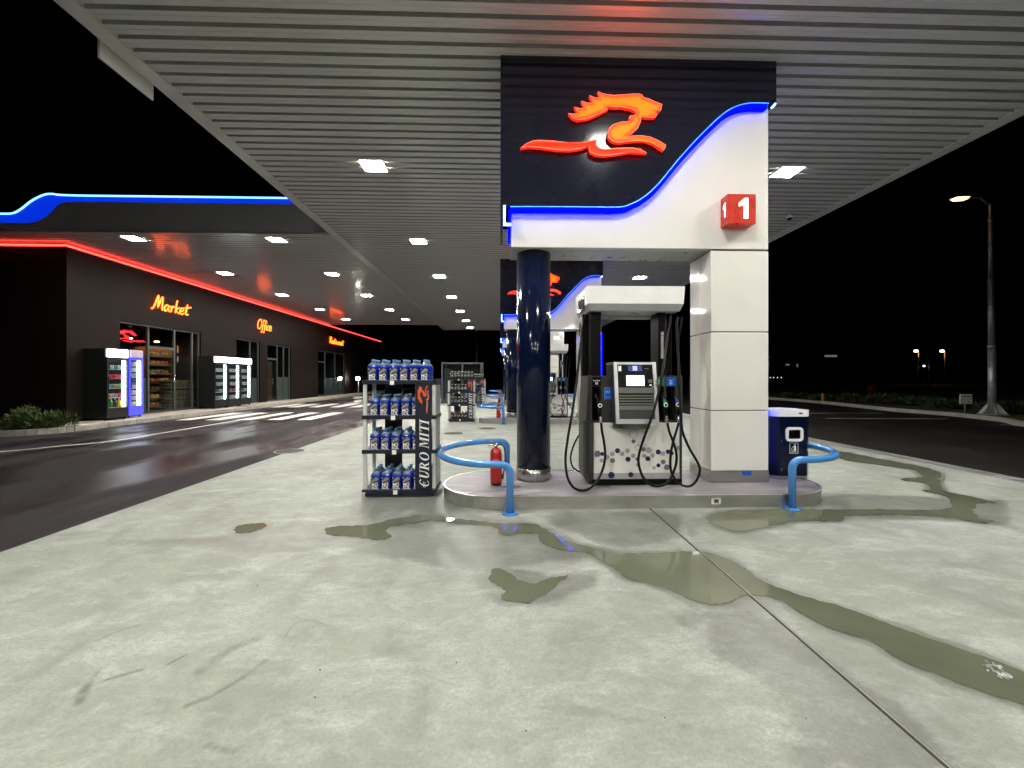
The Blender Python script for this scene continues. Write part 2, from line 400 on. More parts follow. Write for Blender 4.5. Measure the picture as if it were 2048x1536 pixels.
for p, hw, s in stain_px:
    pts = [(v.x, v.y) for v in smooth_path([(a, b, 0) for a, b in ground_poly(p)], 5)]
    d = ldist(GX, GY, pts); stain = np.maximum(stain, np.clip(1.35 - d / hw, 0, 1) * s)
nx, ny = len(xs), len(ys)
verts = np.stack([GX.ravel(), GY.ravel(), np.zeros(GX.size)], 1)
idx = np.arange(nx * ny).reshape(ny, nx)
quads = np.stack([idx[:-1, :-1].ravel(), idx[:-1, 1:].ravel(), idx[1:, 1:].ravel(), idx[1:, :-1].ravel()], 1)
me = bpy.data.meshes.new('concrete_forecourt'); me.from_pydata(verts.tolist(), [], quads.tolist())
for nm, arr in (('wet', wet), ('stain', stain)):
    a = me.attributes.new(nm, 'FLOAT', 'POINT'); a.data.foreach_set('value', arr.ravel().astype(np.float32))
def concrete_mat():
    m = bpy.data.materials.new('concrete'); m.use_nodes = True; nt = m.node_tree; N = nt.nodes; L = nt.links; b = N['Principled BSDF']
    tc = N.new('ShaderNodeTexCoord')
    def noise(scale, detail=5, st=(1, 1, 1), rot=0, dist=0, rough=.55):
        mp = N.new('ShaderNodeMapping'); mp.inputs['Scale'].default_value = st; mp.inputs['Rotation'].default_value = (0, 0, rot)
        L.new(tc.outputs['Object'], mp.inputs['Vector'])
        n = N.new('ShaderNodeTexNoise'); n.inputs['Scale'].default_value = scale; n.inputs['Detail'].default_value = detail
        n.inputs['Distortion'].default_value = dist; n.inputs['Roughness'].default_value = rough
        L.new(mp.outputs['Vector'], n.inputs['Vector']); return n.outputs['Fac']
    def rng(v, a, b_, c, d):
        n = N.new('ShaderNodeMapRange'); n.inputs['From Min'].default_value = a; n.inputs['From Max'].default_value = b_
        n.inputs['To Min'].default_value = c; n.inputs['To Max'].default_value = d; L.new(v, n.inputs['Value']); return n.outputs['Result']
    def mth(op, a, b_):
        n = N.new('ShaderNodeMath'); n.operation = op
        for i, v in enumerate((a, b_)):
            if isinstance(v, (int, float)): n.inputs[i].default_value = v
            else: L.new(v, n.inputs[i])
        return n.outputs[0]
    def mix(f, a, b_):
        n = N.new('ShaderNodeMix'); n.data_type = 'RGBA'
        L.new(f, n.inputs[0])
        for i, v in ((6, a), (7, b_)):
            if isinstance(v, tuple): n.inputs[i].default_value = (*v, 1)
            else: L.new(v, n.inputs[i])
        return n.outputs[2]
    c = mix(rng(noise(.42, 6, dist=.6), .36, .64, 0, 1), (.250, .276, .222), (.328, .348, .310))
    c = mix(rng(noise(1.6, 7, (1, .55, 1), .5, 1.2), .46, .66, 0, .80), c, (.195, .202, .178))
    c = mix(rng(noise(2.4, 9, (.75, 1.3, 1), .25, .5, .70), .50, .68, 0, .60), c, (.50, .51, .475))
    c = mix(rng(noise(15, 9, (.8, 1.2, 1), .3, .1, .75), .45, .68, 0, .45), c, (.185, .19, .168))
    c = mix(rng(noise(5.5, 9, (.6, 1.3, 1), -.1, .3, .74), .50, .68, 0, .40), c, (.48, .49, .46))
    c = mix(rng(noise(55, 7, rough=.75), .42, .66, 0, .55), c, (.165, .168, .155))
    c = mix(rng(noise(.9, 8, (1, 1, 1), 1.1, 2.0, .7), .58, .66, 0, .35), c, (.235, .24, .22))
    c = mix(rng(noise(230, 2), .62, .72, 0, .5), c, (.12, .12, .10))
    aw = N.new('ShaderNodeAttribute'); aw.attribute_name = 'wet'; as_ = N.new('ShaderNodeAttribute'); as_.attribute_name = 'stain'
    wn_ = noise(3.4, 10, dist=.8, rough=.72)
    wetf = rng(mth('ADD', aw.outputs['Fac'], mth('MULTIPLY', mth('SUBTRACT', wn_, .5), 1.7)), .24, .50, 0, 1)
    wetf = mth('MULTIPLY', wetf, rng(aw.outputs['Fac'], 0, .12, 0, 1))
    mm = N.new('ShaderNodeMix'); mm.data_type = 'RGBA'; mm.blend_type = 'MULTIPLY'
    L.new(mth('MULTIPLY', wetf, .95), mm.inputs[0]); L.new(c, mm.inputs[6]); mm.inputs[7].default_value = (.60, .60, .585, 1); c = mm.outputs[2]
    sf = mth('MULTIPLY', as_.outputs['Fac'], rng(noise(16, 6, (1, 1, 1), .5), .30, .55, .25, 1))
    c = mix(mth('MULTIPLY', sf, .85), c, (.085, .085, .065))
    L.new(c, b.inputs['Base Color'])
    ro = rng(wetf, 0, 1, .66, .40)
    L.new(ro, b.inputs['Roughness'])
    bp = N.new('ShaderNodeBump'); bp.inputs['Strength'].default_value = .22; bp.inputs['Distance'].default_value = .004
    L.new(mth('ADD', noise(120, 4), mth('MULTIPLY', noise(14, 6, (.4, 2, 1), .25), 1.2)), bp.inputs['Height']); L.new(bp.outputs['Normal'], b.inputs['Normal'])
    return m
me.materials.append(concrete_mat())
struct(bpy.data.objects.new('concrete_forecourt', me)); col.objects.link(bpy.data.objects['concrete_forecourt'])
M['puddle_water'] = pm('puddle_water', (.118, .128, .086), .012, var=.22, scale=1.1, rvar=0, ior=1.6)
for k, p in puddles.items():
    struct(MB().poly(p, flat, .004).build('puddle', 'puddle_water'))
# expansion joint and little plugs
M['joint'] = pm('joint', (.30, .30, .26), .4, .4, var=.2); M['joint_dark'] = pm('joint_dark', (.05, .05, .045), .8)
j = MB(); jx = 1.728
j.box(jx - .004, jx + .004, .5, 4.72, -.02, .007); j.mat(1).box(jx - .014, jx - .004, .5, 4.72, -.02, .0055); j.box(jx + .004, jx + .009, .5, 4.72, -.02, .0055)
j.mat(0).box(jx - .004, jx + .004, 6.12, 13.6, -.02, .007)
struct(j.build('expansion_joint', ['joint', 'joint_dark']))

def asphalt_mat():
    m = pm('asphalt', (.024, .0205, .0228), .62, spec=.12, var=.5, scale=.7, bump=.2, bscale=170, stretch=(1, .30, 1), rvar=.5)
    for n in m.node_tree.nodes:
        if n.type == 'MAP_RANGE': n.inputs['From Min'].default_value = .44; n.inputs['From Max'].default_value = .58
    return m
M['asphalt'] = asphalt_mat()
M['asphalt_dry'] = pm('asphalt_dry', (.0155, .0135, .0125), .6, spec=.15, var=.3, scale=.6, bump=.35, bscale=170)
XK, KY = -11.95, 12.0                    # kerb of the shop pavement
struct(MB().quad((XK - 9, -9, -.006), (XE, -9, -.006), (XE, 75, -.006), (XK - 9, 75, -.006)).build('shop_road', 'asphalt'))
struct(MB().quad((XE, 39, -.006), (XR, 39, -.006), (XR, 75, -.006), (XE, 75, -.006)).build('back_road', 'asphalt'))
struct(MB().quad((7.77, -9, -.006), (19.5, -9, -.006), (19.5, 75, -.006), (7.77, 75, -.006)).build('outer_road', 'asphalt_dry'))
# drain channel along the right edge
dr = MB(); dr.box(XR, 7.77, -9, 39, -.2, -.012); dr.mat(1).box(XR, XR + .03, -9, 39, -.012, .006).box(7.74, 7.77, -9, 39, -.012, .006)
y = -1.0
while y < 36:
    dr.box(XR + .03, 7.74, y, y + (.035 if y < 14 else .12), -.012, .004); y += (.07 if y < 14 else .24)
struct(dr.build('drain_channel', ['joint_dark', 'galv']))
# pavement and kerb at the shops
M['pavement'] = pm('pavement', (.40, .37, .32), .7, var=.14, scale=2, bump=.15, bscale=90)
M['kerb'] = pm('kerb', (.36, .34, .30), .7, var=.2, scale=3, bump=.2, bscale=70)
struct(MB().box(-13.6, XK - .14, KY + .03, 60, -.05, .145).build('pavement', 'pavement'))
kb = MB(); y = KY + .03
while y < 60:
    kb.box(XK - .14, XK, y, y + .985, -.05, .15, .012, 1); y += 1.0
for i in range(9):             # the kerb turns away to the left round the planting bed
    a0, a1 = -i * PI / 18, -(i + 1) * PI / 18 + .01
    c = Vector((XK - 1.1, KY, 0)); P = lambda a, r, z: (c.x + r * math.cos(a), c.y + r * math.sin(a), z)
    ri, ro = .96, 1.1
    kb.hexa([P(a0, ri, -.05), P(a0, ro, -.05), P(a1, ro, -.05), P(a1, ri, -.05), P(a0, ri, .15), P(a0, ro, .15), P(a1, ro, .15), P(a1, ri, .15)])
for i in range(6): kb.box(XK - 2.1 - i, XK - 1.115 - i, KY - 1.1, KY - .96, -.05, .15, .012, 1)
struct(kb.build('shop_kerb', 'kerb'))
bed = [(-19, KY - .96)] + [(XK - 1.1 + .96 * math.cos(a), KY + .96 * math.sin(a)) for a in np.linspace(-PI / 2, 0, 8)] + [(XK - .14, KY + .03), (-13.6, KY + .03), (-13.6, 13.0), (-19, 13.0)]
struct(MB().poly(bed, flat, .11, -.05).build('planting_bed', 'soil'))
# painted markings
mk = MB()
for X in (-7.05, -8.12, -9.18, -10.26, -11.3): mk.quad((X - .27, 15.1, -.002), (X + .27, 15.1, -.002), (X + .27, 18.3, -.002), (X - .27, 18.3, -.002))
for X in (-6.4, -7.45, -8.5, -9.6, -10.7, -11.55): mk.quad((X - .26, 21.6, -.002), (X + .26, 21.6, -.002), (X + .26, 24.6, -.002), (X - .26, 24.6, -.002))
for X in (-6.4, -7.45, -8.5, -9.6, -10.7): mk.quad((X - .26, 31, -.002), (X + .26, 31, -.002), (X + .26, 34, -.002), (X - .26, 34, -.002))
struct(mk.build('zebra_crossing', 'white_paint'))
ln = [(-14.5, 6.2), (-11.6, 7.8)] + [(p.x, p.y) for p in (at_z(*q) for q in ((0, 903), (110, 893), (237, 880), (371, 858), (482, 839.5)))]
def stripe(pts, hw, z=-.002):
    m_ = MB(); P = smooth_path([(a, b, z) for a, b in pts], 6)
    for a, b in zip(P[:-1], P[1:]):
        t = (b - a).normalized(); n = Vector((-t.y, t.x, 0)) * hw
        m_.quad(a - n, b - n, b + n, a + n)
    return m_
struct(stripe(ln, .06).build('lane_line', 'white_paint'))
struct(stripe([(-9.2, 24.8), (-9.2, 31)], .05).build('lane_line', 'white_paint'))
for seg in ([(1652, 836.5), (1895, 837.5)], [(1618, 826), (1765, 826)], [(1985, 951), (2110, 968)], [(2000, 849), (2120, 857)]):
    g = [at_z(a, b) for a, b in seg]
    struct(stripe([(p.x, p.y) for p in g], .06).build('bay_line', 'white_paint'))
# verge and kerb on the far right
vg = [at_z(x, y) for x, y in ((2300, 880), (2048, 853), (1997, 843), (1900, 832), (1778, 822), (1650, 808), (1539, 799), (1480, 797))]
vk = MB(); vs_ = MB()
P = smooth_path([(p.x, p.y, 0) for p in vg], 4)
for a, b in zip(P[:-1], P[1:]):
    t = (b - a).normalized(); n = Vector((t.y, -t.x, 0))
    if n.x < 0: n = -n
    a2, b2 = a + n * .15, b + n * .15; z = Vector((0, 0, .15)); lo = Vector((0, 0, -.05))
    vk.hexa([a + lo, a2 + lo, b2 + lo, b + lo, a + z, a2 + z, b2 + z, b + z])
struct(vk.build('verge_kerb', 'kerb'))
M['verge'] = pm('verge', (.05, .055, .028), .9, var=.5, scale=3, bump=.8, bscale=25)
vp = [(p.x + .15, p.y + .02) for p in P] + [(P[-1].x, 120), (120, 120), (120, P[0].y)]
struct(MB().poly(vp, flat, .12).build('verge', 'verge'))

# ------------------------------------------------------------------ canopies
CX0, CX1, CZ, CY1 = -4.75, 8.0, 5.53, 34.9
def planks(x0, x1, y0, y1, z, pitch=.2):
    m_ = MB(); y = y0
    prof = []
    while y < y1 - .01:
        prof += [(y, z + .11), (y + .052, z + .11), (y + .060, z), (y + .098, z), (y + .104, z + .007), (y + .124, z + .007), (y + .130, z), (y + .195, z)]
        y += pitch
    va = [m_.bm.verts.new((x0, a, b)) for a, b in prof]; vb = [m_.bm.verts.new((x1, a, b)) for a, b in prof]
    m_._fin([m_.bm.faces.new((va[i], va[i + 1], vb[i + 1], vb[i])) for i in range(len(prof) - 1) if (prof[i + 1][0] - prof[i][0]) > 1e-6 or prof[i][1] != prof[i + 1][1]])
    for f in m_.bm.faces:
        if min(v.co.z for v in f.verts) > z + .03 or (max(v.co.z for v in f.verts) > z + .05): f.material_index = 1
    return m_
canopy = thing('forecourt_canopy', 'wide flat forecourt canopy with ribbed pale grey soffit above the pump islands', 'canopy', (1.6, 15, CZ))
planks(CX0 + .22, CX1 - .22, -11.0, CY1 - .3, CZ).build('soffit', ['soffit', 'soffit_gap_shade'], canopy, normals=False)
MB().box(CX0 + .1, CX1 - .1, -11.1, CY1 - .1, CZ + .12, CZ + .75).build('roof_deck', 'fascia_grey', canopy)
for b6 in ((CX0, CX0 + .22, -11.2, CY1, CZ - .012, CZ + .11), (CX1 - .22, CX1, -11.2, CY1, CZ - .012, CZ + .11), (CX0 + .22, CX1 - .22, CY1 - .3, CY1, CZ - .012, CZ + .11)):
    MB().box(*b6).build('soffit_edge', 'soffit_edge', canopy)
for b6 in ((CX0 - .03, CX0 + .05, -11.2, CY1, CZ + .03, CZ + .85), (CX1 - .05, CX1 + .03, -11.2, CY1, CZ + .03, CZ + .85), (CX0 + .05, CX1 - .05, CY1 - .05, CY1 + .02, CZ + .1, CZ + .84)):
    MB().box(*b6).build('fascia', 'soffit_edge', canopy)
MB().box(CX0 - .055, CX0 - .03, 5.1, 5.87, CZ - .20, CZ + .35).build('drop_panel', 'soffit_edge', canopy)

SZ, SY0, SY1, SX0 = 5.60, 12.0, 32.0, -13.25
canopy2 = thing('shop_canopy', 'flat link canopy over the shop road with blue light line along its fascia', 'canopy', (-9, 22, SZ))
planks(SX0, CX0 - .04, SY0 + .05, SY1, SZ).build('soffit', ['soffit', 'soffit_gap_shade'], canopy2, normals=False)
planks(-19, SX0, SY0 + .05, 13.05, SZ).build('soffit', ['soffit', 'soffit_gap_shade'], canopy2, normals=False)
MB().box(SX0 + .05, CX0 - .06, SY0 + .3, SY1, SZ + .10, SZ + .6).build('roof_deck', 'fascia_grey', canopy2)
MB().box(-19, CX0 - .04, SY0 - .02, SY0 + .045, SZ - .01, SZ + .06).build('soffit_edge', 'soffit_edge', canopy2)
MB().box(SX0, CX0 - .04, SY1, SY1 + .05, SZ - .02, SZ + .5).build('soffit_edge', 'soffit_edge', canopy2)
# fascia with an S-shaped step in its top edge, the lit band and the light line
FY = 12.0
xz = lambda L_: [(p.x, p.z) for p in (at_y(u, v, FY) for u, v in L_)]
RZT, RZM = at_y(350, 394, FY).z, at_y(350, 406, FY).z
tl, ml = xz([(0, 428), (20, 428), (32, 425), (45, 417), (60, 405), (75, 396), (90, 390), (105, 388.5)]), xz([(0, 446), (60, 446), (75, 443), (90, 436), (105, 423), (118, 410), (130, 405.5), (150, 404)])
topc = sm2([(-22, tl[0][1]), (-16, tl[0][1])] + tl + [(-12., RZT), (-9, RZT), (CX0 - .65, RZT)], 4, False)
midc = sm2([(-22, ml[0][1]), (-16, ml[0][1])] + ml + [(-11., RZM), (-9, RZM), (CX0 - .65, RZM)], 4, False)
fy = lambda a, b, d: (a, d, b)
FY = 12.0
pl_ = midc + [(CX0 - .65, SZ + .065), (-22, SZ + .065)]
MB().poly(pl_, fy, FY - .02, FY + .06).build('fascia', 'fascia_grey', canopy2)
MB().hexa([(CX0 - .65, FY - .02, SZ + .065), (CX0 - .62, FY + .06, SZ + .065), (CX0 - .1, FY + .9, SZ + .065), (CX0 - .13, FY + .92, SZ + .065), (CX0 - .65, FY - .02, 6.6), (CX0 - .62, FY + .06, 6.6), (CX0 - .1, FY + .9, 6.6), (CX0 - .13, FY + .92, 6.6)]).build('return_panel', 'fascia_grey', canopy2)
MB().poly(topc + list(reversed(midc)), fy, FY + .0, FY + .05).build('light_band', 'led_roof', canopy2)
MB().tube([(a, FY + .0, b + .01) for a, b in topc], .026, 8).build('light_line', 'led_roof_tube', canopy2)
for X in (-11.62, -9.05): MB().box(X - .008, X + .008, FY - .027, FY - .02, 6.5, 6.59).build('fixing', 'soffit_edge', canopy2)

# recessed square lights
def ceiling_light(x, y, z, label, group, mat_='lamp_white'):
    t = thing('ceiling_light', label, 'ceiling light', (x, y, z), group)
    m_ = MB(); a, b = .235, .205
    m_.box(x - a, x + a, y - a, y - b, z - .012, z + .02).box(x - a, x + a, y + b, y + a, z - .012, z + .02).box(x - a, x - b, y - b, y + b, z - .012, z + .02).box(x + b, x + a, y - b, y + b, z - .012, z + .02)
    m_.build('frame', 'white_plastic', t)
    MB().box(x - b, x + b, y - b, y + b, z - .004, z + .03).build('diffuser', mat_, t)
    return t
proto_l = {}
rowY = [3.75, 7.95, 12.3, 16.5, 20.7, 25.1, 29.2, 33.2]
def place_light(key, x, y, z, label, group, mat_):
    if key not in proto_l: proto_l[key] = (ceiling_light(x, y, z, label, group, mat_), x, y, z); return
    o, x0, y0, z0 = proto_l[key]; dup(o, x - x0, y - y0, z - z0, label, group)
for i, Y in enumerate([-.4] + rowY):
    if i < 2: nm = 'square light in the %s column of forecourt canopy, ' + ('overhead the camera' if i == 0 else 'nearest before the camera')
    else: nm = 'square light in the %s column of forecourt canopy, ' + ORD[i - 2] + ' from the camera'
    for side, X in (('left', -2.4), ('right', 5.6)):
        if i == 0 and side == 'right': continue
        place_light('a', X, Y, CZ, nm % side, 'lights in the forecourt canopy', 'lamp_white')
for i, Y in enumerate([12.5, 16.55, 20.8, 25.1, 29.3]):
    for side, X in (('outer', -6.62), ('wall-side', -10.75)):
        place_light('b', X, Y, SZ, 'square recessed light in the %s row of the shop canopy, %s from its blue-lit front' % (side, ORD[i]), 'lights in the shop canopy', 'lamp_white_b')
# small dome camera and sensor below the soffit
dc = thing('dome_camera', 'small white dome camera under the right side of the soffit', 'camera', (6.9, 9.95, CZ))
c0 = at_y(1579, 434, 9.95)
place_light('c', 1.77, 3.25, CZ, 'square light overhead, straight in front of the navy sign board', 'lights in the forecourt canopy', 'lamp_white_c')
for X, s in ((-2.4, 'left'), (1.77, 'middle'), (5.6, 'right')):  # unseen rows behind the camera, added to brighten soffit and columns
    for Y, q in ((-4.6, 'just behind'), (-8.8, 'far behind')): place_light('a', X, Y, CZ, 'added unseen square light in the %s column of forecourt canopy, %s the camera' % (s, q), 'lights in the forecourt canopy', 'lamp_white')
MB().lathe([(.055, c0.z + .06), (.075, c0.z + .05), (.075, c0.z - .01), (.06, c0.z - .03)], c0.x, 9.95, 16).cyl((c0.x, 9.95, c0.z + .05), (c0.x, 9.95, CZ + .01), .02).build('housing', 'white_plastic', dc)
MB().lathe([(.055, c0.z - .03), (.045, c0.z - .065), (.02, c0.z - .08)], c0.x, 9.95, 16).build('dome', 'black_plastic', dc)
# ------------------------------------------------------------------ pump island and its portal
OFF = [0, 8.88, 17.2, 25.35]
WHERE = ['nearest', 'second', 'third', 'farthest']
KZ = .15
isl = thing('pump_island', 'raised pump island with steel kerb, nearest of the four', 'pump island', (1.65, 5.41, 0), 'pump islands')
def stadium(x0, x1, yc, r, n=24):
    return [(x0 + r * math.cos(a), yc + r * math.sin(a)) for a in np.linspace(PI / 2, 3 * PI / 2, n)] + [(x1 + r * math.cos(a), yc + r * math.sin(a)) for a in np.linspace(-PI / 2, PI / 2, n)]
IX0, IX1, IYC, IR = -.03, 3.40, 5.41, .69
M['island_top'] = pm('island_top', (.232, .214, .230), .42, var=.55, scale=3.2, bump=.12, bscale=30, stretch=(.6, 2.2, 1), rvar=.4)
MB().poly(stadium(IX0, IX1, IYC, IR - .016), flat, KZ - .004, .0).build('top', 'island_top', isl)
def ring_wall(mb, po, pi_, z0, z1):
    k = len(po)
    for lst in ((po, 0), (pi_, 1)): pass
    A = [mb.bm.verts.new((*p, z0)) for p in po]; B = [mb.bm.verts.new((*p, z1)) for p in po]
    C = [mb.bm.verts.new((*p, z1)) for p in pi_]; D = [mb.bm.verts.new((*p, z0)) for p in pi_]
    fs = []
    for i in range(k):
        j = (i + 1) % k
        fs += [mb.bm.faces.new((A[i], A[j], B[j], B[i])), mb.bm.faces.new((B[i], B[j], C[j], C[i])), mb.bm.faces.new((C[i], C[j], D[j], D[i]))]
    mb._fin(fs); return mb
kk = MB(); ring_wall(kk, stadium(IX0, IX1, IYC, IR), stadium(IX0, IX1, IYC, IR - .014), 0, KZ - .03)
ring_wall(kk, stadium(IX0, IX1, IYC, IR + .010), stadium(IX0, IX1, IYC, IR - .014), KZ - .03, KZ)
kk.build('kerb_band', 'kerb_steel', isl)
ks_ = at_y(1432, 1007, IYC - IR)
MB().box(ks_.x - .055, ks_.x + .055, IYC - IR - .003, IYC - IR - .001, .045, .115).build('kerb_sticker', 'white_paint', isl)
MB().box(ks_.x - .025, ks_.x + .03, IYC - IR - .0045, IYC - IR - .0032, .06, .10).build('kerb_sticker_mark', 'mid_grey', isl)

PY0, PY1 = 5.28, 5.87          # front and back of the portal
PXL, PXC, PXR, BZ = .14, 2.722, 3.478, 3.165
por = thing('pump_portal', 'white portal of the nearest island with navy sign board and whole orange emblem', 'portal', (1.7, 5.575, KZ), 'pump portals')
m_ = MB()
seams = [KZ + .15, 1.083, 2.10, BZ - .012]
for i, z in enumerate(seams[:-1]):
    xm = (PY0 + PY1) / 2
    z1 = seams[i + 1] - .010
    m_.box(PXC, PXR, PY0, xm - .002, z, z1, .008, 2).box(PXC, PXR, xm + .002, PY1, z, z1, .008, 2)
m_.build('column_cladding', 'white_panel', por)
MB().box(PXC + .02, PXR - .02, PY0 + .02, PY1 - .02, KZ, BZ + .1).build('column_core', 'mid_grey', por)
MB().box(PXC - .003, PXR + .003, PY0 - .003, PY1 + .003, KZ, KZ + .148).build('plinth', 'steel', por)
MB().box(3.13, 3.25, PY0 - .006, PY0 - .0035, KZ + .09, KZ + .145).build('plinth_blue_square', 'blue_print', por)  # small blue rectangle on the plinth front
m_ = MB(); m_.box(PXL, PXR, PY0, PY1, BZ, 5.3, .006, 1)
m_.build('beam', 'white_panel', por)
MB().box(PXL + .012, PXC - .01, PY0 + .10, PY1 - .02, BZ - .004, BZ + .01).build('underside_panel', 'silver', por)
# navy sign board: one skin round all four sides, its lower edge a wave
DX0, DX1, DY0, DY1 = .006, 3.515, 5.18, 5.97
led_px = [(1021, 413), (1100, 413), (1180, 413.6), (1236, 413.8), (1259, 409), (1287, 394), (1316, 368), (1358, 317), (1401, 270), (1443, 230), (1471, 213), (1500, 206), (1537, 206.5)]
wave = [at_y(a, b, DY0) for a, b in led_px]
wave = [(v.x, v.z) for v in smooth_path([(v.x, v.z, 0) for v in wave], 5) for v in [Vector((v.x, 0, v.y))]]
zl, zr = wave[0][1], wave[-1][1]
full = [(DX0, zl - .005)] + wave + [(DX1, zr)]
TOPZ = CZ + .02
def board(mb, y0, y1, top=TOPZ):
    mb.poly(full + [(DX1, top), (DX0, top)], fy, y0, y1)
bd = MB(); board(bd, DY0, DY0 + .03); board(bd, DY1 - .03, DY1)
bd.hexa([(DX0, DY0 + .03, zl - .24), (DX0 + .03, DY0 + .03, zl - .24), (DX0 + .03, DY1 - .03, zl - .24), (DX0, DY1 - .03, zl - .24), (DX0, DY0 + .03, TOPZ), (DX0 + .03, DY0 + .03, TOPZ), (DX0 + .03, DY1 - .03, TOPZ), (DX0, DY1 - .03, TOPZ)])
bd.box(DX0, DX0 + .03, DY0, DY0 + .03, zl - .24, zl - .005)
bd.hexa([(DX1 - .03, DY0 + .03, zr - .0), (DX1, DY0 + .03, zr - .0), (DX1, DY1 - .03, zr - .0), (DX1 - .03, DY1 - .03, zr - .0), (DX1 - .03, DY0 + .03, TOPZ), (DX1, DY0 + .03, TOPZ), (DX1, DY1 - .03, TOPZ), (DX1 - .03, DY1 - .03, TOPZ)])
bd.build('sign_board', 'navy_panel', por)
# light line tucked below the board, front and back, returning round both ends
def led_band(y0, y1):
    q = MB(); up = full[1:-1]; lo = [(a, b - .052) for a, b in up]
    q.poly(up + list(reversed(lo)), fy, y0, y1); return q
lb = MB(); up = [p for p in wave]; lo = []
for i, p in enumerate(up):
    a = Vector(up[max(i - 1, 0)]); b = Vector(up[min(i + 1, len(up) - 1)]); t = (b - a).normalized(); n = Vector((t.y, -t.x))
    lo.append((p[0] + n.x * .050, p[1] + n.y * .050))
lb.poly(up + list(reversed(lo)), fy, DY0 + .022, PY0 - .002)
lb.poly(up + list(reversed(lo)), fy, DY1 - .022, PY1 + .002)
lb.box(PXL - .03, PXL - .002, DY0 + .035, DY1 - .035, zl - .23, zl - .02)
lb.box(PXR + .003, PXR + .022, PY0 + .04, PY1 - .04, zr - .10, zr - .04)
lb.build('light_line', 'led_blue', por)
for yy in (DY0 - .004, DY1 + .004):
    MB().tube([(a, yy, b - .003) for a, b in wave], .0065, 6).build('light_rim', 'led_cyan', por)
lw = MB(); lw.poly([(DX0 + .036, zl - .235), (PXL - .004, zl - .235), (PXL - .004, zl - .212), (DX0 + .062, zl - .212), (DX0 + .062, zl + .01), (DX0 + .036, zl + .01)], fy, DY0 - .012, DY0 + .02)
lw.build('light_end', 'led_white', por)
MB().tube([(DX1 - .02, DY0 - .01, zr - .01), (DX1 - .07, DY0 - .01, zr - .065)], .011, 8).build('light_end', 'led_white', por)
MB().box(PXR + .003, PXR + .06, 5.42, 5.47, KZ + .2, BZ - .1).build('side_light', 'led_blue', por)
# emblem: two flat letters-like shapes standing off the board
hx = [(1115, 128), (1150, 146), (1200, 160), (1290, 172), (1400, 165), (1500, 157), (1580, 154), (1615, 164), (1632, 195), (1690, 210), (1760, 243), (1845, 275), (1838, 320), (1825, 350), (1765, 350), (1755, 365), (1770, 375), (1794, 378), (1785, 400), (1760, 425), (1700, 427), (1650, 420), (1605, 415), (1602, 470), (1572, 540), (1500, 605), (1425, 642), (1500, 634), (1600, 630), (1700, 642), (1800, 685), (1890, 740), (1880, 770), (1858, 802), (1800, 760), (1740, 720), (1640, 688), (1500, 695), (1350, 712), (1290, 702), (1240, 660), (1226, 610), (1242, 550), (1290, 503), (1380, 475), (1450, 470), (1502, 458), (1478, 444), (1472, 418), (1488, 404), (1545, 398), (1556, 372), (1540, 350), (1480, 325), (1380, 306), (1300, 309), (1210, 298), (1230, 332), (1120, 390), (1000, 440), (880, 455), (820, 430), (780, 376), (830, 384), (890, 384), (845, 303), (900, 320), (966, 324), (925, 236), (985, 256), (1056, 264), (1017, 173), (1075, 197), (1136, 207)]
lx = [(232, 775), (300, 720), (380, 687), (450, 682), (600, 690), (750, 708), (880, 715), (980, 700), (1060, 684), (1120, 663), (1098, 700), (1104, 735), (1130, 768), (1190, 785), (1350, 772), (1500, 768), (1600, 785), (1672, 828), (1600, 826), (1480, 818), (1350, 842), (1200, 862), (1100, 855), (1030, 822), (1010, 775), (1024, 738), (930, 780), (800, 800), (650, 796), (450, 768), (320, 760)]
LY = DY0 - .075
to_px = lambda p: at_y(1000 + p[0] / 5.689, 160 + p[1] / 5.689, LY)
head = [(v.x, v.z) for v in map(to_px, hx)]; tail = [(v.x, v.z) for v in map(to_px, lx)]
def rimmed(P, inner, ring):
    g = MB(); g.mat(2).poly(P, fy, LY); bmesh.ops.remove_doubles(g.bm, verts=g.bm.verts[:], dist=1e-5)
    for th, nxt in ((.007, ring), (.016, 3), (.024, inner)):
        fs = [f for f in g.bm.faces if f.tag is False and f.material_index in (2,)] if th == .007 else cur
        r = bmesh.ops.inset_region(g.bm, faces=fs, thickness=th, use_even_offset=False, use_boundary=True)
        cur = [f for f in fs if f.is_valid]
        for f in cur: f.material_index = nxt
    g.mat(1).poly(P, fy, LY + .0005, LY + .05)
    return g
M['logo_rim'] = pm('logo_rim', (.9, .3, .25), .5, spec=.1, var=.02, emit=(1., .09, .06), es=1.5)
M['logo_mid'] = pm('logo_mid', (.5, .1, .02), .6, spec=.1, var=.02, emit=(1., .022, .0003), es=4.0)
M['logo_red2'] = pm('logo_red2', (.5, .03, .02), .6, spec=.1, var=.02, emit=(1., .006, .001), es=3.2)
rimmed(head, 0, 4).build('emblem', ['logo_face', 'logo_side', 'logo_rim', 'logo_mid', 'logo_red'], por)
rimmed(tail, 0, 3).build('emblem', ['logo_red2', 'logo_side', 'logo_rim', 'logo_red', 'logo_red'], por)
st_ = []
for (a, b) in ((head[0][0] + .1, head[0][1] - .12), (head[22][0], head[22][1] + .15), (tail[4][0], tail[4][1] - .04), (tail[15][0], tail[15][1] - .03), (head[40][0] + .1, head[40][1])):
    MB().cyl((a, LY + .05, b), (a, DY0 + .001, b), .01, n=8).build('standoff', 'black_plastic', por)
# the blue column
colm = thing('round_column', 'glossy dark blue round column with steel foot on the nearest island', 'column', (.452, 5.58, KZ), 'round blue columns')
MB().lathe([(.226, KZ + .15), (.226, BZ + .02)], .452, 5.58, 48).build('shaft', 'navy_gloss', colm)
MB().lathe([(.232, KZ), (.232, KZ + .155), (.2265, KZ + .158)], .452, 5.58, 48).build('foot_ring', 'steel', colm)
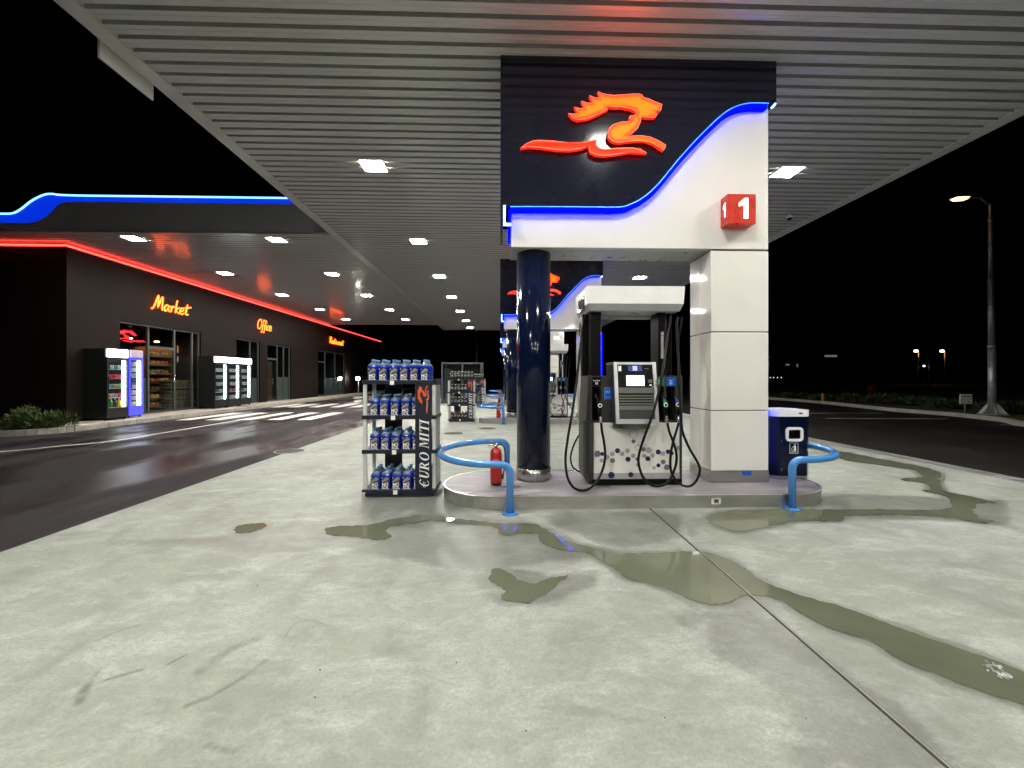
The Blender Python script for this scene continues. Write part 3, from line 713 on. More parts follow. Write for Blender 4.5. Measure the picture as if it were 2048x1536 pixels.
# pump number cube
nx0, ny0, nz0, nz1 = 2.847, 5.11, 3.435, 3.805
def number_box(txt, dy, label):
    x1 = nx0 + .36
    o = thing('number_box', label, 'pump number', (nx0 + .17, PY0 + dy, nz0), 'pump number boxes')
    MB().box(nx0, x1, ny0 + dy, PY0 + dy - .001, nz0, nz1, .004, 1).build('case', 'red_sign', o)
    front = lambda a, b, q: (nx0 + .195 + a, ny0 + dy - .0015, nz0 + .06 + b); left = lambda a, b, q: (nx0 - .0015, PY0 + dy - .088 - a * .5, nz0 + .095 + b * .72)
    for fn in (front, left):
        d = MB()
        if txt == '1': d.poly([(.065, .26), (.020, .26), (-.055, .195), (-.055, .150), (.008, .172), (.008, .0), (.065, .0)], fn, 0)
        else: d.text(txt, .37, fn, 0, .004)
        d.build('digit', 'digit_white', o, normals=False)
number_box('1', 0, 'red cube with white number 1 on the nearest portal')

# guard hoops: one bent blue tube with two flanged legs
def hoop_path(x0, y0, y1, h, a, sgn):
    yc, b, rb = (y0 + y1) / 2, (y1 - y0) / 2, .10
    P = [(x0, y0, .0), (x0, y0, h - rb)]
    for t in np.linspace(0, PI / 2, 8)[1:]: P.append((x0 + sgn * rb * (1 - math.cos(t)), y0, h - rb + rb * math.sin(t)))
    xc = x0 + sgn * (rb + .02)
    aa = a - rb - .02
    for t in np.linspace(-PI / 2, PI / 2, 36): P.append((xc + sgn * aa * math.cos(t), yc + b * math.sin(t), h))
    for t in np.linspace(PI / 2, 0, 8): P.append((x0 + sgn * rb * (1 - math.cos(t)), y1, h - rb + rb * math.sin(t)))
    P += [(x0, y1, 0)]
    return P
def guard_hoop(x0, y0, y1, h, a, sgn, label, group):
    o = thing('guard_hoop', label, 'guard rail', (x0, (y0 + y1) / 2, 0), group)
    MB().tube(hoop_path(x0, y0, y1, h, a, sgn), .040, 16).build('rail', 'sky_blue', o)
    for yy in (y0, y1):
        MB().lathe([(.088, 0.001), (.088, .012), (.084, .015)], x0, yy, 24).build('flange', 'sky_blue', o)
        for k in range(4):
            t = PI / 4 + k * PI / 2
            MB().lathe([(.010, .0155), (.010, .024), (.006, .028)], x0 + .066 * math.cos(t), yy + .066 * math.sin(t), 6).build('bolt', 'sky_blue', o)
    return o
hoopL = guard_hoop(.11, 4.58, 6.28, .545, .88, -1, 'blue tubular guard hoop round the left end of the nearest island, by the fire extinguisher', 'blue guard hoops')
hoopR = guard_hoop(3.347, 4.66, 6.34, .562, .96, 1, 'blue tubular guard hoop round the right end of the nearest island, by the bin', 'blue guard hoops')

# fire extinguisher
def fire_ext(x, y):
    o = thing('fire_extinguisher', 'red fire extinguisher standing inside the guard hoop of the nearest island', 'fire extinguisher', (x, y, KZ), 'fire extinguishers')
    z = KZ
    c = MB(); c.lathe([(.062, z + .012), (.072, z + .03), (.074, z + .06), (.074, z + .40), (.066, z + .435), (.045, z + .458), (.022, z + .468)], x, y, 28)
    c.build('cylinder', 'red_paint', o)
    MB().lathe([(.068, z), (.070, z + .02), (.066, z + .026)], x, y, 24).build('foot', 'black_plastic', o)
    v = MB(); v.lathe([(.019, z + .468), (.019, z + .50), (.013, z + .505), (.013, z + .525)], x, y, 12)
    v.tube([(x - .01, y, z + .50), (x - .05, y, z + .508), (x - .095, y, z + .492)], [.012, .008, .006], 8)
    v.tube([(x - .008, y, z + .52), (x - .04, y, z + .535), (x - .085, y, z + .552)], [.009, .007, .005], 8)
    v.build('valve', 'steel', o)
    hp = smooth_path([(x + .012, y, z + .495), (x + .06, y, z + .505), (x + .105, y - .01, z + .46), (x + .115, y - .01, z + .30), (x + .10, y, z + .17), (x + .085, y, z + .12)], 6)
    MB().tube(hp, .0085, 8).tube([(x + .09, y, z + .14), (x + .082, y, z + .07)], [.012, .016], 10).build('hose', 'rubber', o)
    lb_ = MB()
    for k, (z0, z1, mi) in enumerate(((.24, .34, 0), (.255, .275, 1), (.29, .325, 1))):
        rr = .0745 + .0004 * k; t0, t1 = (-2.2, -1.0) if mi == 0 else (-2.1, -1.15)
        A = [(x + rr * math.cos(t), y + rr * math.sin(t)) for t in np.linspace(t0, t1, 9)]
        lb_.mat(mi)
        for a, b in zip(A[:-1], A[1:]): lb_.quad((*a, z + z0), (*b, z + z0), (*b, z + z1), (*a, z + z1))
    lb_.build('label', ['red_sign', 'logo_print_pink'], o)
    return o
ext = fire_ext(-.05, 5.27)

# litter bin
def litter_bin():
    x0, x1, y0, y1, z = 3.637, 4.166, 5.41, 5.92, KZ
    o = thing('litter_bin', 'dark blue litter bin with white lid at the right end of the nearest island', 'litter bin', ((x0 + x1) / 2, (y0 + y1) / 2, z), 'litter bins')
    def oct_(i, c): return [(x0 + i + c, y0 + i), (x1 - i - c, y0 + i), (x1 - i, y0 + i + c), (x1 - i, y1 - i - c), (x1 - i - c, y1 - i), (x0 + i + c, y1 - i), (x0 + i, y1 - i - c), (x0 + i, y0 + i + c)]
    MB().poly(oct_(.004, .08), flat, z + .0, z + .045).build('plinth', 'steel', o)
    MB().poly(oct_(0, .08), flat, z + .047, .985).build('body', 'navy_gloss', o)
    l = MB(); ring_wall(l, oct_(-.004, .08), oct_(.03, .075), .987, 1.07); l.poly(oct_(.03, .075), flat, 1.03, 1.02)
    l.build('lid', 'white_plastic', o)
    em = MB(); em.poly([(.03 * math.cos(t), .012 * math.sin(t)) for t in np.linspace(0, 2 * PI, 20)[:-1]], lambda a, b, d: (x0 + .36 + a, d, 1.03 + b), y0 - .0055); em.build('lid_badge', 'mid_grey', o)
    def rr(cx, cz, w, h, r, n=5):
        P = []
        for sx, sz, a in ((1, 1, 0), (-1, 1, PI / 2), (-1, -1, PI), (1, -1, 1.5 * PI)):
            for t in np.linspace(a, a + PI / 2, n): P.append((cx + sx * (w / 2 - r) + r * math.cos(t), cz + sz * (h / 2 - r) + r * math.sin(t)))
        return P
    p0 = at_y(1587.8, 868.5, y0); cx, cz = p0.x, p0.z
    A = rr(cx, cz, .235, .19, .05); B = rr(cx, cz, .165, .120, .018)
    fr = MB(); k = len(A)
    for dd, lst in ((0, 0),):
        fa = [fr.bm.verts.new((a, y0 - .018, b)) for a, b in A]; fb = [fr.bm.verts.new((a, y0 - .018, b)) for a, b in B]
        ga = [fr.bm.verts.new((a, y0 - .001, b)) for a, b in A]; gb = [fr.bm.verts.new((a, y0 + .03, b)) for a, b in B]
        for i in range(k):
            j = (i + 1) % k
            fr._fin([fr.bm.faces.new((fa[i], fa[j], fb[j], fb[i])), fr.bm.faces.new((fa[i], fa[j], ga[j], ga[i])), fr.bm.faces.new((fb[i], fb[j], gb[j], gb[i]))])
    fr.build('opening_frame', 'white_plastic', o)
    MB().poly(B, fy, y0 - .003).build('opening', 'void_shade', o)  # flat black sheet painted as the shaded inside of the bin
    pc = MB(); p1 = at_y(1587.6, 896, y0); px_, pz = p1.x, p1.z; D = y0 - .002
    w2, h2, t = .058, .070, .006
    pc.box(px_ - w2, px_ + w2, D - .001, D, pz + h2 - t, pz + h2).box(px_ - w2, px_ + w2, D - .001, D, pz - h2, pz - h2 + t).box(px_ - w2, px_ - w2 + t, D - .001, D, pz - h2 + t, pz + h2 - t).box(px_ + w2 - t, px_ + w2, D - .001, D, pz - h2 + t, pz + h2 - t)
    pc.poly([(.011 * math.cos(q), .011 * math.sin(q)) for q in np.linspace(0, 2 * PI, 14)[:-1]], lambda a, b, d: (px_ + .014 + a, d, pz + .046 + b), D - .001)
    pc.poly([(.0, .032), (.024, .032), (.030, .0), (.026, -.05), (.018, -.05), (.014, -.012), (.010, -.05), (.002, -.05), (.002, .0), (-.004, .018), (-.026, .006), (-.026, .013), (-.004, .026)], lambda a, b, d: (px_ + a, d, pz + b), D - .0013)
    pc.poly([(-.034, -.005), (-.028, -.005), (-.024, -.044), (-.012, -.044), (-.010, -.005), (-.005, -.005), (-.009, -.05), (-.028, -.05)], lambda a, b, d: (px_ + a, d, pz + b), D - .0016)
    pc.build('pictogram', 'white_plastic', o)
    for hz in (.64, .26): MB().box(x0 + .10, x0 + .106, y0 - .004, y0 - .001, hz, hz + .04).build('hinge', 'steel', o)
    return o
bin_ = litter_bin()

# ------------------------------------------------------------------ fuel pump
PF = 5.20                       # front plane of the cabinet
PX = lambda px: at_y(px, HY, PF).x
PZ = lambda py: at_y(1250, py, PF).z
def c7(a, b): return (1100 + a / 5.484, 720 + b / 5.484)
pump = thing('fuel_pump', 'white and dark grey fuel pump with hexagon pattern and hanging hoses on the nearest island', 'fuel pump', (1.72, 5.45, KZ), 'fuel pumps')
X0, X1 = PX(1187.5), PX(1361)
XL = 1.075
m_ = MB(); m_.box(X0, X1 - .012, PF, PF + .02, .225, .935, .004, 1)
m_.build('front_panel', 'pump_white', pump)
MB().box(X0, X1 - .012, PF - .0025, PF - .0005, .225, .30).build('grey_strip', 'light_print', pump)
MB().box(X1 - .010, X1 + .02, PF, PF + .48, .225, .935).box(X0, X1 + .02, PF + .022, PF + .48, .225, .925).build('cabinet', 'dark_grey', pump)
MB().box(X0 - .02, X1 + .015, PF - .012, PF + .47, KZ, .222).build('base', 'black_plastic', pump)
# the curved left side column
sp = MB(); prof = []
for z, xo, yo in ((KZ, .075, .05), (.20, .02, .015), (.30, .0, .0), (.955, .0, .0)): prof.append((z, xo, yo))
rings = []
for z, xo, yo in prof:
    pts = [(X0 - .003, PF - .012 + yo), (X0 - .05, PF + .0 + yo), (XL + .02 + xo, PF + .06 + yo), (XL + xo, PF + .13), (XL + xo, PF + .44), (XL + .05 + xo, PF + .50), (X0 - .003, PF + .50)]
    rings.append([sp.bm.verts.new((*p, z)) for p in pts])
for r0, r1 in zip(rings[:-1], rings[1:]):
    for i in range(7): sp._fin([sp.bm.faces.new((r0[i], r0[(i + 1) % 7], r1[(i + 1) % 7], r1[i]))])
sp._fin([sp.bm.faces.new(rings[-1])])
sp.build('side_column', 'dark_grey', pump)
# hexagon print
hexes = [(740, 995, 31, 0), (572, 1030, 25, 0), (855, 1088, 31, 0), (672, 1262, 39, 0), (885, 1257, 31, 0), (1073, 1082, 31, 0), (1185, 1008, 30, 0), (1188, 1155, 25, 0), (1295, 1005, 28, 0), (1335, 1022, 24, 0),
         (519, 1028, 40, 1), (685, 1103, 31, 1), (915, 892, 25, 1), (960, 1085, 26, 1), (1280, 1175, 34, 1), (1025, 980, 28, 1), (850, 995, 29, 2), (790, 1028, 28, 2), (685, 1030, 27, 2), (625, 1066, 29, 2), (912, 1050, 28, 2), (1082, 990, 38, 2), (1125, 1045, 27, 2), (1235, 1025, 29, 2), (1240, 1117, 29, 1), (565, 1102, 26, 2), (1033, 1050, 26, 2), (1410, 965, 28, 2), (1140, 1180, 22, 2), (960, 1150, 22, 2)]
hp_ = MB(); pf_ = lambda a, b, d: (a, d, b)
for i, (a, b, r, c) in enumerate(hexes):
    P = []
    for k in range(6):
        t = PI / 2 * 0 + k * PI / 3
        v = at_y(*c7(a + r * math.cos(t), b + r * .98 * math.sin(t)), PF); P.append((min(max(v.x, X0 + .004), X1 - .016), v.z))
    hp_.mat(c).poly(P, pf_, PF - .003 - .0003 * (i % 5))
for a, b, r in ((912, 812, 50), (965, 960, 34), (985, 925, 25), (1043, 940, 18), (1118, 1272, 21)):
    hp_.mat(1)
    for k in range(6):
        t0, t1 = k * PI / 3, (k + 1) * PI / 3
        Q = [at_y(*c7(a + q * math.cos(t), b + q * math.sin(t)), PF) for q, t in ((r, t0), (r, t1), (r - 4.5, t1), (r - 4.5, t0))]
        hp_.poly([(v.x, v.z) for v in Q], pf_, PF - .0048)
hp_.build('hexagon_print', ['navy_print', 'grey_print', 'light_print'], pump, normals=False)
# upper body with the nozzle bays
ZB, ZT = .936, 1.53
XU0, XU1 = PX(1183), PX(1361)
def bay(x0, x1):               # dark body pieces left and right of a nozzle recess
    pass
ub = MB()
a0, a1 = PX(1184.5), PX(1201.5)     # recess of the left nozzle
b0, b1 = PX(1315), PX(1328); c0_, c1_ = PX(1333), PX(1350)
rec_top, rec_bot = PZ(773), PZ(842)
ub.box(XU0 - .012, a0, PF, PF + .46, ZB, ZT, .008, 2)
ub.box(a1, b0, PF, PF + .46, ZB, ZT, .008, 2)
ub.box(b1, c0_, PF, PF + .46, ZB, ZT, .006, 2).box(c1_, X1 + .03, PF, PF + .46, ZB, ZT, .008, 2)
for u0, u1 in ((a0, a1), (b0, b1), (c0_, c1_)):
    ub.box(u0, u1, PF + .002, PF + .46, rec_top, ZT - .004).box(u0, u1, PF + .002, PF + .46, ZB, rec_bot)
ub.hexa([(XL + .02, PF + .06, .957), (XU0 - .013, PF + .004, .957), (XU0 - .013, PF + .45, .957), (XL, PF + .43, .957), (XL + .045, PF + .06, ZT - .003), (XU0 - .013, PF + .004, ZT - .003), (XU0 - .013, PF + .45, ZT - .003), (XL + .025, PF + .43, ZT - .003)])
ub.build('upper_body', 'dark_grey', pump)
for u0, u1 in ((a0, a1), (b0, b1), (c0_, c1_)): MB().box(u0, u1, PF + .14, PF + .16, rec_bot, rec_top).build('nozzle_bay', 'void_shade', pump)
# grade plates
def plate(x0, x1, mat_, l1, l2):
    p = MB(); zc = PZ(763); h = .055
    p.box(x0, x1, PF - .006, PF - .001, zc - h, zc + h)
    xm = (x0 + x1) / 2
    p.mat(1).text(l1, .024, lambda a, b, d: (xm + a, PF - .0068, zc + .005 + b), 0, .0006, sx=.85)
    p.box(xm - .016, xm + .016, PF - .0075, PF - .0062, zc - .036, zc - .008)
    p.mat(0).text(l2, .026, lambda a, b, d: (xm + a, PF - .0082, zc - .031 + b), 0, .001)
    p.build('grade_plate', [mat_, 'white_plastic'], pump, normals=False)
plate(a0 - .002, a1 + .002, 'black_plastic', 'Eurodiesel', 'D'); plate(b0 - .03, b1 + .002, 'green_print', 'Euro', '95'); plate(c0_ - .006, c1_ + .006, 'blue_print', 'Euro', '98')
# contactless sticker
q0, q1 = at_y(*c7(595, 302), PF), at_y(*c7(688, 433), PF)
sk = MB(); sk.box(q0.x, q1.x, PF - .0025, PF - .0005, q1.z, q0.z); sk.mat(1)
t = .006
sk.box(q0.x + .004, q1.x - .004, PF - .0033, PF - .0026, q1.z + .03, q1.z + .036).box(q0.x + .004, q1.x - .004, PF - .0033, PF - .0026, q0.z - .008, q0.z - .004)
sk.box(q0.x + .003, q0.x + .007, PF - .0033, PF - .0026, q1.z + .004, q0.z - .009).box(q1.x - .007, q1.x - .003, PF - .0033, PF - .0026, q1.z + .004, q0.z - .009)
xm, zm = (q0.x + q1.x) / 2, q0.z - .055
for i, r in enumerate((.014, .024, .034)):
    for k in range(6):
        t0, t1 = -.9 + k * .3, -.6 + k * .3
        sk.poly([(xm - .015 + q * math.cos(t_), zm + q * math.sin(t_)) for q, t_ in ((r, t0), (r, t1), (r - .005, t1), (r - .005, t0))], pf_, PF - .0034)
sk.poly([(xm - .034, zm - .016), (xm - .012, zm - .012), (xm - .012, zm + .012), (xm - .034, zm + .018)], pf_, PF - .0036)
sk.build('contactless_sticker', ['blue_print', 'pale_blue'], pump, normals=False)
# console: leaning frame, screen, keypad, shelves
KX0, KX1 = 1.399, 1.914
YT, YB, ZT2, ZB2 = 5.055, 4.945, 1.697, .948
def yk(z): return YB + (YT - YB) * (z - ZB2) / (ZT2 - ZB2)
con = MB()
con.hexa([(KX0 + .002, YB + .03, ZB2 + .02), (KX1 - .002, YB + .03, ZB2 + .02), (KX1 - .002, 5.42, ZB2 + .02), (KX0 + .002, 5.42, ZB2 + .02), (KX0 + .002, YT + .03, ZT2 - .03), (KX1 - .002, YT + .03, ZT2 - .03), (KX1 - .002, 5.43, ZT2 - .03), (KX0 + .002, 5.43, ZT2 - .03)])
con.build('console_body', 'dark_grey', pump)
fr = MB()
def slab(x0, x1, z0, z1, t0=0., t1=.035, m=None):
    return [(x0, yk(z0) + t0, z0), (x1, yk(z0) + t0, z0), (x1, yk(z0) + t1, z0), (x0, yk(z0) + t1, z0), (x0, yk(z1) + t0, z1), (x1, yk(z1) + t0, z1), (x1, yk(z1) + t1, z1), (x0, yk(z1) + t1, z1)]
fw = .038
fr.hexa(slab(KX0 - .004, KX0 + fw, ZB2, ZT2)).hexa(slab(KX1 - fw, KX1 + .004, ZB2, ZT2)).hexa(slab(KX0 + fw, KX1 - fw, ZB2, ZB2 + .055)).hexa(slab(KX0 + fw, KX1 - fw, ZT2 - .03, ZT2 - .002, .004))
fr.box(KX0 - .002, KX0 + .036, YT + .036, 5.43, ZT2 - .029, ZT2 - .001, .004, 1).box(KX1 - .036, KX1 + .002, YT + .036, 5.43, ZT2 - .029, ZT2 - .001, .004, 1).box(KX0 + .037, KX1 - .037, YT + .04, 5.42, ZT2 - .029, ZT2 - .010)
fr.build('console_frame', 'silver', pump)
fc = MB()
fx0, fx1 = KX0 + fw + .002, KX1 - fw - .002
fc.hexa(slab(fx0, fx1, 1.385, 1.655, .006, .03)).hexa(slab(fx0, fx1, 1.655, ZT2 - .032, .010, .03))
fc.build('display_panel', 'black_plastic', pump)
gl = MB(); gl.hexa(slab(fx0, fx1, 1.315, 1.383, .010, .03)).mat(1).hexa(slab(fx0, fx1, 1.165, 1.313, .026, .034)).mat(0)
for i in range(4):
    z = 1.292 - i * .033; gl.hexa(slab(fx0, fx1, z - .016, z, .004, .026))
gl.hexa(slab(fx0, fx1, 1.115, 1.163, .006, .03)); gl.mat(2).hexa(slab(fx0, fx1, 1.006, 1.113, .014, .03))
gl.build('shelf_front', ['mid_grey', 'black_plastic', 'dark_grey'], pump)
sc_ = MB(); sx0, sx1 = at_y(1253, HY, 5.02).x, at_y(1289, HY, 5.02).x
sc_.hexa(slab(sx0, sx1, 1.405, 1.532, .003, .0055)); sc_.mat(1)
sc_.text('Welcome', .030, lambda a, b, d: ((sx0 + sx1) / 2 + a, yk(1.465 + b) + .0018, 1.462 + b), 0, .0002)
sc_.build('screen', ['screen', 'mid_grey'], pump, normals=False)
kp = MB(); kx = (sx0 + sx1) / 2 + .002
kp.hexa(slab(kx - .085, kx + .085, 1.585, 1.652, .003, .0055)); kp.mat(1)
for i in range(3):
    for j in range(4): kp.hexa(slab(kx - .028 + i * .019, kx - .0115 + i * .019, 1.592 + j * .0145, 1.604 + j * .0145, .001, .0028))
kp.build('keypad', ['keypad_blue', 'keypad_light'], pump)
cr = MB(); cr.hexa(slab(fx0 + .012, fx0 + .046, 1.585, 1.648, .002, .0055)); cr.mat(1).hexa(slab(fx0 + .023, fx0 + .035, 1.628, 1.640, .001, .0018)).hexa(slab(fx1 - .06, fx1 - .012, 1.44, 1.482, .002, .0055)); cr.mat(0).hexa(slab(fx1 - .05, fx1 - .022, 1.405, 1.42, .002, .0055)).hexa(slab(fx1 - .014, fx1 - .007, 1.388, 1.396, .002, .0055)); cr.mat(2).hexa(slab(fx1 - .1, fx1 - .05, 1.612, 1.617, .003, .0055))
cr.build('card_reader', ['white_plastic', 'mid_grey', 'grey_print'], pump)
# tray under the console
ty = MB(); P = [(KX0 + .02, PF - .003)] + [(KX0 + .02 + (KX1 - KX0 - .04) * u, PF - .003 - .20 * math.sin(PI * u) ** .6) for u in np.linspace(.03, .97, 14)] + [(KX1 - .02, PF - .003)]
ty.poly(P, flat, .945, .875); ty.build('tray', 'mid_grey', pump)
# posts, head, light bar
for b6 in ((1.165, 1.30, 5.30, 5.58), (1.10, 1.162, 5.52, 5.66), (2.045, 2.135, 5.30, 5.58), (2.20, 2.27, 5.42, 5.62)):
    MB().box(*b6, ZT - .01, 2.36, .006, 1).build('post', 'black_plastic', pump)
pi_ = MB(); z0, z1 = at_y(1320, 717, 5.3).z, at_y(1320, 664, 5.3).z
pi_.box(2.075, 2.106, 5.285, 5.298, z0, z1); pi_.mat(1).box(2.07, 2.112, 5.283, 5.298, z1 - .055, z1 - .045)
pi_.build('price_strip', ['galv', 'red_paint'], pump)
hd = MB(); HX0, HX1, HZ0, HZ1, HYF, HYB = 1.095, 2.315, 2.345, 2.648, 5.14, 5.92
hd.hexa([(HX0, HYF, 2.43), (HX1 - .012, HYF, 2.43), (HX1 - .012, HYB, 2.43), (HX0, HYB, 2.43), (HX0 - .008, HYF - .01, HZ1), (HX1, HYF - .01, HZ1), (HX1, HYB, HZ1), (HX0 - .008, HYB, HZ1)])
hd.mat(1).hexa([(HX0 + .035, HYF + .035, HZ0), (HX1 - .045, HYF + .035, HZ0), (HX1 - .045, HYB - .03, HZ0), (HX0 + .035, HYB - .03, HZ0), (HX0 + .002, HYF + .003, 2.428), (HX1 - .014, HYF + .003, 2.428), (HX1 - .014, HYB, 2.428), (HX0 + .002, HYB, 2.428)])
hd.build('head', ['white_plastic', 'light_print'], pump)
MB().box(HX0 - .012, HX0 - .003, 5.34, 5.72, 2.40, 2.56, .002, 1).build('head_display', 'dark_glass', pump)
MB().box(1.31, 2.04, 5.60, 5.64, 2.30, 2.343).build('cross_bar', 'white_plastic', pump)
# hoses
def hose(pts, name='hose', r=.0155):
    P = smooth_path([at_y(a, b, y) for a, b, y in pts], 7)
    return MB().tube(P, r, 10).build(name, 'rubber', pump)
c6 = lambda a, b: (1100 + a / 6.4, 550 + b / 6.4)
def h7(a, b, y): return (*c7(a, b), y)
def h6(a, b, y): return (*c6(a, b), y)
hose([h6(470, 520, 5.5), h6(445, 560, 5.45), h6(415, 680, 5.40), h6(395, 850, 5.3), h6(370, 1100, 5.22), h6(335, 1400, 5.12), h7(272, 380, 5.06), h7(240, 600, 5.0), h7(195, 860, 4.96), h7(170, 1080, 4.94), h7(188, 1270, 4.93), h7(245, 1385, 4.93), h7(330, 1428, 4.93), h7(420, 1415, 4.94), h7(510, 1335, 4.96), h7(580, 1195, 5.0), h7(605, 1050, 5.02), h7(592, 900, 5.04), h7(570, 780, 5.06), h7(560, 690, 5.07)])
hose([h6(490, 560, 5.62), h6(400, 600, 5.66), h6(385, 700, 5.7), h6(400, 840, 5.74), h6(445, 1000, 5.76), h6(470, 1150, 5.76), h6(480, 1290, 5.78)], r=.013)
hose([h7(335, 800, 5.86), h7(280, 890, 5.9), h7(238, 1000, 5.92), h7(228, 1100, 5.92), h7(260, 1185, 5.90), h7(345, 1235, 5.84)], r=.013)
hose([h6(1530, 540, 5.42), h6(1528, 600, 5.36), h6(1500, 800, 5.25), h6(1470, 1050, 5.12), h6(1430, 1300, 4.98), h7(1180, 400, 4.92), h7(1125, 600, 4.88), h7(1040, 830, 4.90), h7(978, 1030, 4.93), h7(975, 1150, 4.94), h7(1020, 1285, 4.95), h7(1100, 1368, 4.96), h7(1200, 1383, 4.97), h7(1300, 1330, 4.99), h7(1372, 1180, 5.01), h7(1388, 1050, 5.02), h7(1360, 920, 5.04), h7(1310, 790, 5.06), h7(1288, 690, 5.07)])
hose([h6(1640, 545, 5.42), h6(1625, 600, 5.38), h6(1622, 750, 5.3), h6(1640, 1000, 5.22), h6(1655, 1280, 5.12), h7(1425, 420, 5.05), h7(1440, 680, 4.98), h7(1462, 815, 4.95), h7(1535, 980, 4.95), h7(1622, 1130, 4.95), h7(1644, 1215, 4.96), h7(1605, 1325, 4.97), h7(1535, 1383, 4.98), h7(1450, 1373, 4.99), h7(1372, 1310, 5.0), h7(1325, 1200, 5.01), h7(1322, 1060, 5.02), h7(1350, 900, 5.04), h7(1392, 760, 5.06), h7(1412, 690, 5.07)])
hose([h6(1690, 540, 5.5), h6(1680, 640, 5.52), h6(1650, 800, 5.55), h6(1640, 1000, 5.55), h6(1640, 1280, 5.5)], r=.012)
# nozzles
def nozzle(cx, cy, m):
    o = MB()
    def q(a, b, y): return at_y(*c7(cx + a, cy + b), y)
    o.tube(smooth_path([q(-50, -130, 5.27), q(-45, -100, 5.22), q(-28, -60, 5.16), q(-20, -40, 5.13)], 4), [.0105] * 13, 10)
    o.mat(1).tube([q(-24, -52, 5.13), q(-12, -25, 5.11), q(2, 5, 5.10), q(4, 30, 5.10)], [.019, .027, .029, .021], 12)
    o.mat(2).tube([q(2, 20, 5.10), q(-2, 70, 5.10), q(2, 120, 5.09)], [.018, .016, .017], 10)
    o.tube(smooth_path([q(-10, 10, 5.07), q(-30, 60, 5.06), q(-18, 110, 5.07)], 4), .006, 6)
    o.mat(0).tube([q(2, 120, 5.09), q(5, 150, 5.08), q(6, 190, 5.075)], [.019, .022, .017], 12)
    p = q(0, 0, 5.055)
    for k in range(14):
        t0, t1 = 2 * PI * k / 14, 2 * PI * (k + 1) / 14
        o.mat(3).poly([(p.x + r * math.cos(t), p.z + r * math.sin(t)) for r, t in ((.026, t0), (.026, t1), (.016, t1), (.016, t0))], pf_, 5.058, 5.068)
    o.mat(2).cyl((p.x, 5.060, p.z), (p.x, 5.085, p.z), .0158, n=14)
    o.build('nozzle', ['steel', m, 'black_plastic', 'white_plastic'], pump)
nozzle(550, 500, 'black_plastic'); nozzle(1272, 492, 'nozzle_green'); nozzle(1408, 490, 'nozzle_blue')

# ------------------------------------------------------------------ the other three islands
num = {1: '5'}
for k in (1, 2, 3):
    d = OFF[k]; wd = WHERE[k]
    dup(isl, 0, d, label='raised pump island with steel kerb, %s of the four' % (wd if k == 3 else wd + ' from the camera'))
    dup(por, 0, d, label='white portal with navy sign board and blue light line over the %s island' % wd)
    dup(colm, 0, d, label='glossy dark blue round column with steel foot on the %s island' % wd)
    dup(pump, 0, d, label='white and dark grey fuel pump with hanging hoses on the %s island' % wd)
    dup(hoopL, 0, d, label='blue tubular guard hoop round the left end of the %s island' % wd)
    dup(hoopR, 0, d, label='blue tubular guard hoop round the right end of the %s island' % wd)
    dup(ext, 0, d, label='red fire extinguisher inside the guard hoop of the %s island' % wd)
    if k == 1: number_box(num[k], d, 'red cube with white number %s on the %s portal' % (num[k], wd))
# ------------------------------------------------------------------ shop building
WX = -13.2                     # shop front plane
WY0, WY1, WT = 13.03, 46.4, 5.57
PVZ = .15
shop = thing('shop_building', 'long single storey shop building clad in dark brown with red light line and script signs', 'building', (WX - 4, 28, 0))
wy = lambda px: at_x(px, HY, WX).y
wz = lambda px, py: at_x(px, py, WX).z
def opening(px0, px1, ptop, ref):
    return (wy(px0), wy(px1), PVZ + .02, wz(ref, ptop))
opsA = opening(240, 402, 641, 241)
opsB = opening(473, 520, 676, 474)
opsC = opening(535, 582, 687, 536)
opsD = opening(636, 690, 700, 637)
ops = [opsA, opsB, opsC, opsD]
wb = MB(); y = WY0; TK = .22
for (a, b, z0, z1) in ops:
    wb.box(WX - TK, WX, y, a, .1, WT); wb.box(WX - TK, WX, a, b, z1, WT); y = b
wb.box(WX - TK, WX, y, WY1, .1, WT)
wb.box(-24, WX - TK, WY0, WY0 + TK, .05, WT)      # the end wall
wb.box(WX - 8, WX - TK, WY1 - TK, WY1, .05, WT)
wb.build('wall', 'cladding', shop)
# cladding joints
cj = MB(); y = WY0 + .2
while y < 40:
    for (a, b, z0, z1) in ops:
        if a - .03 < y < b + .03: cj.box(WX + .001, WX + .014, y, y + .03, z1 + .05, WT - .15); break
    else: cj.box(WX + .001, WX + .014, y, y + .03, .16, WT - .15)
    y += .2 if y < 24 else .4
cj.bm.free()
MB().box(-24, WX - .3, WY0 + .3, WY1 - .3, WT - .3, WT - .02).build('roof', 'store_dark', shop)
nr = MB(); nr.tube([(-24, WY0 - .05, 5.535), (WX + .05, WY0 - .05, 5.535), (WX + .05, WY1, 5.535)], .017, 8)
nr.build('red_light_line', 'neon_red', shop)
MB().box(-24, WX - .001, WY0 - .02, WY0 - .001, 5.49, 5.568).build('light_channel', 'soffit_edge', shop)
MB().box(WX + .001, WX + .02, WY0 - .02, WY1, 5.49, 5.568).build('light_channel', 'soffit_edge', shop)
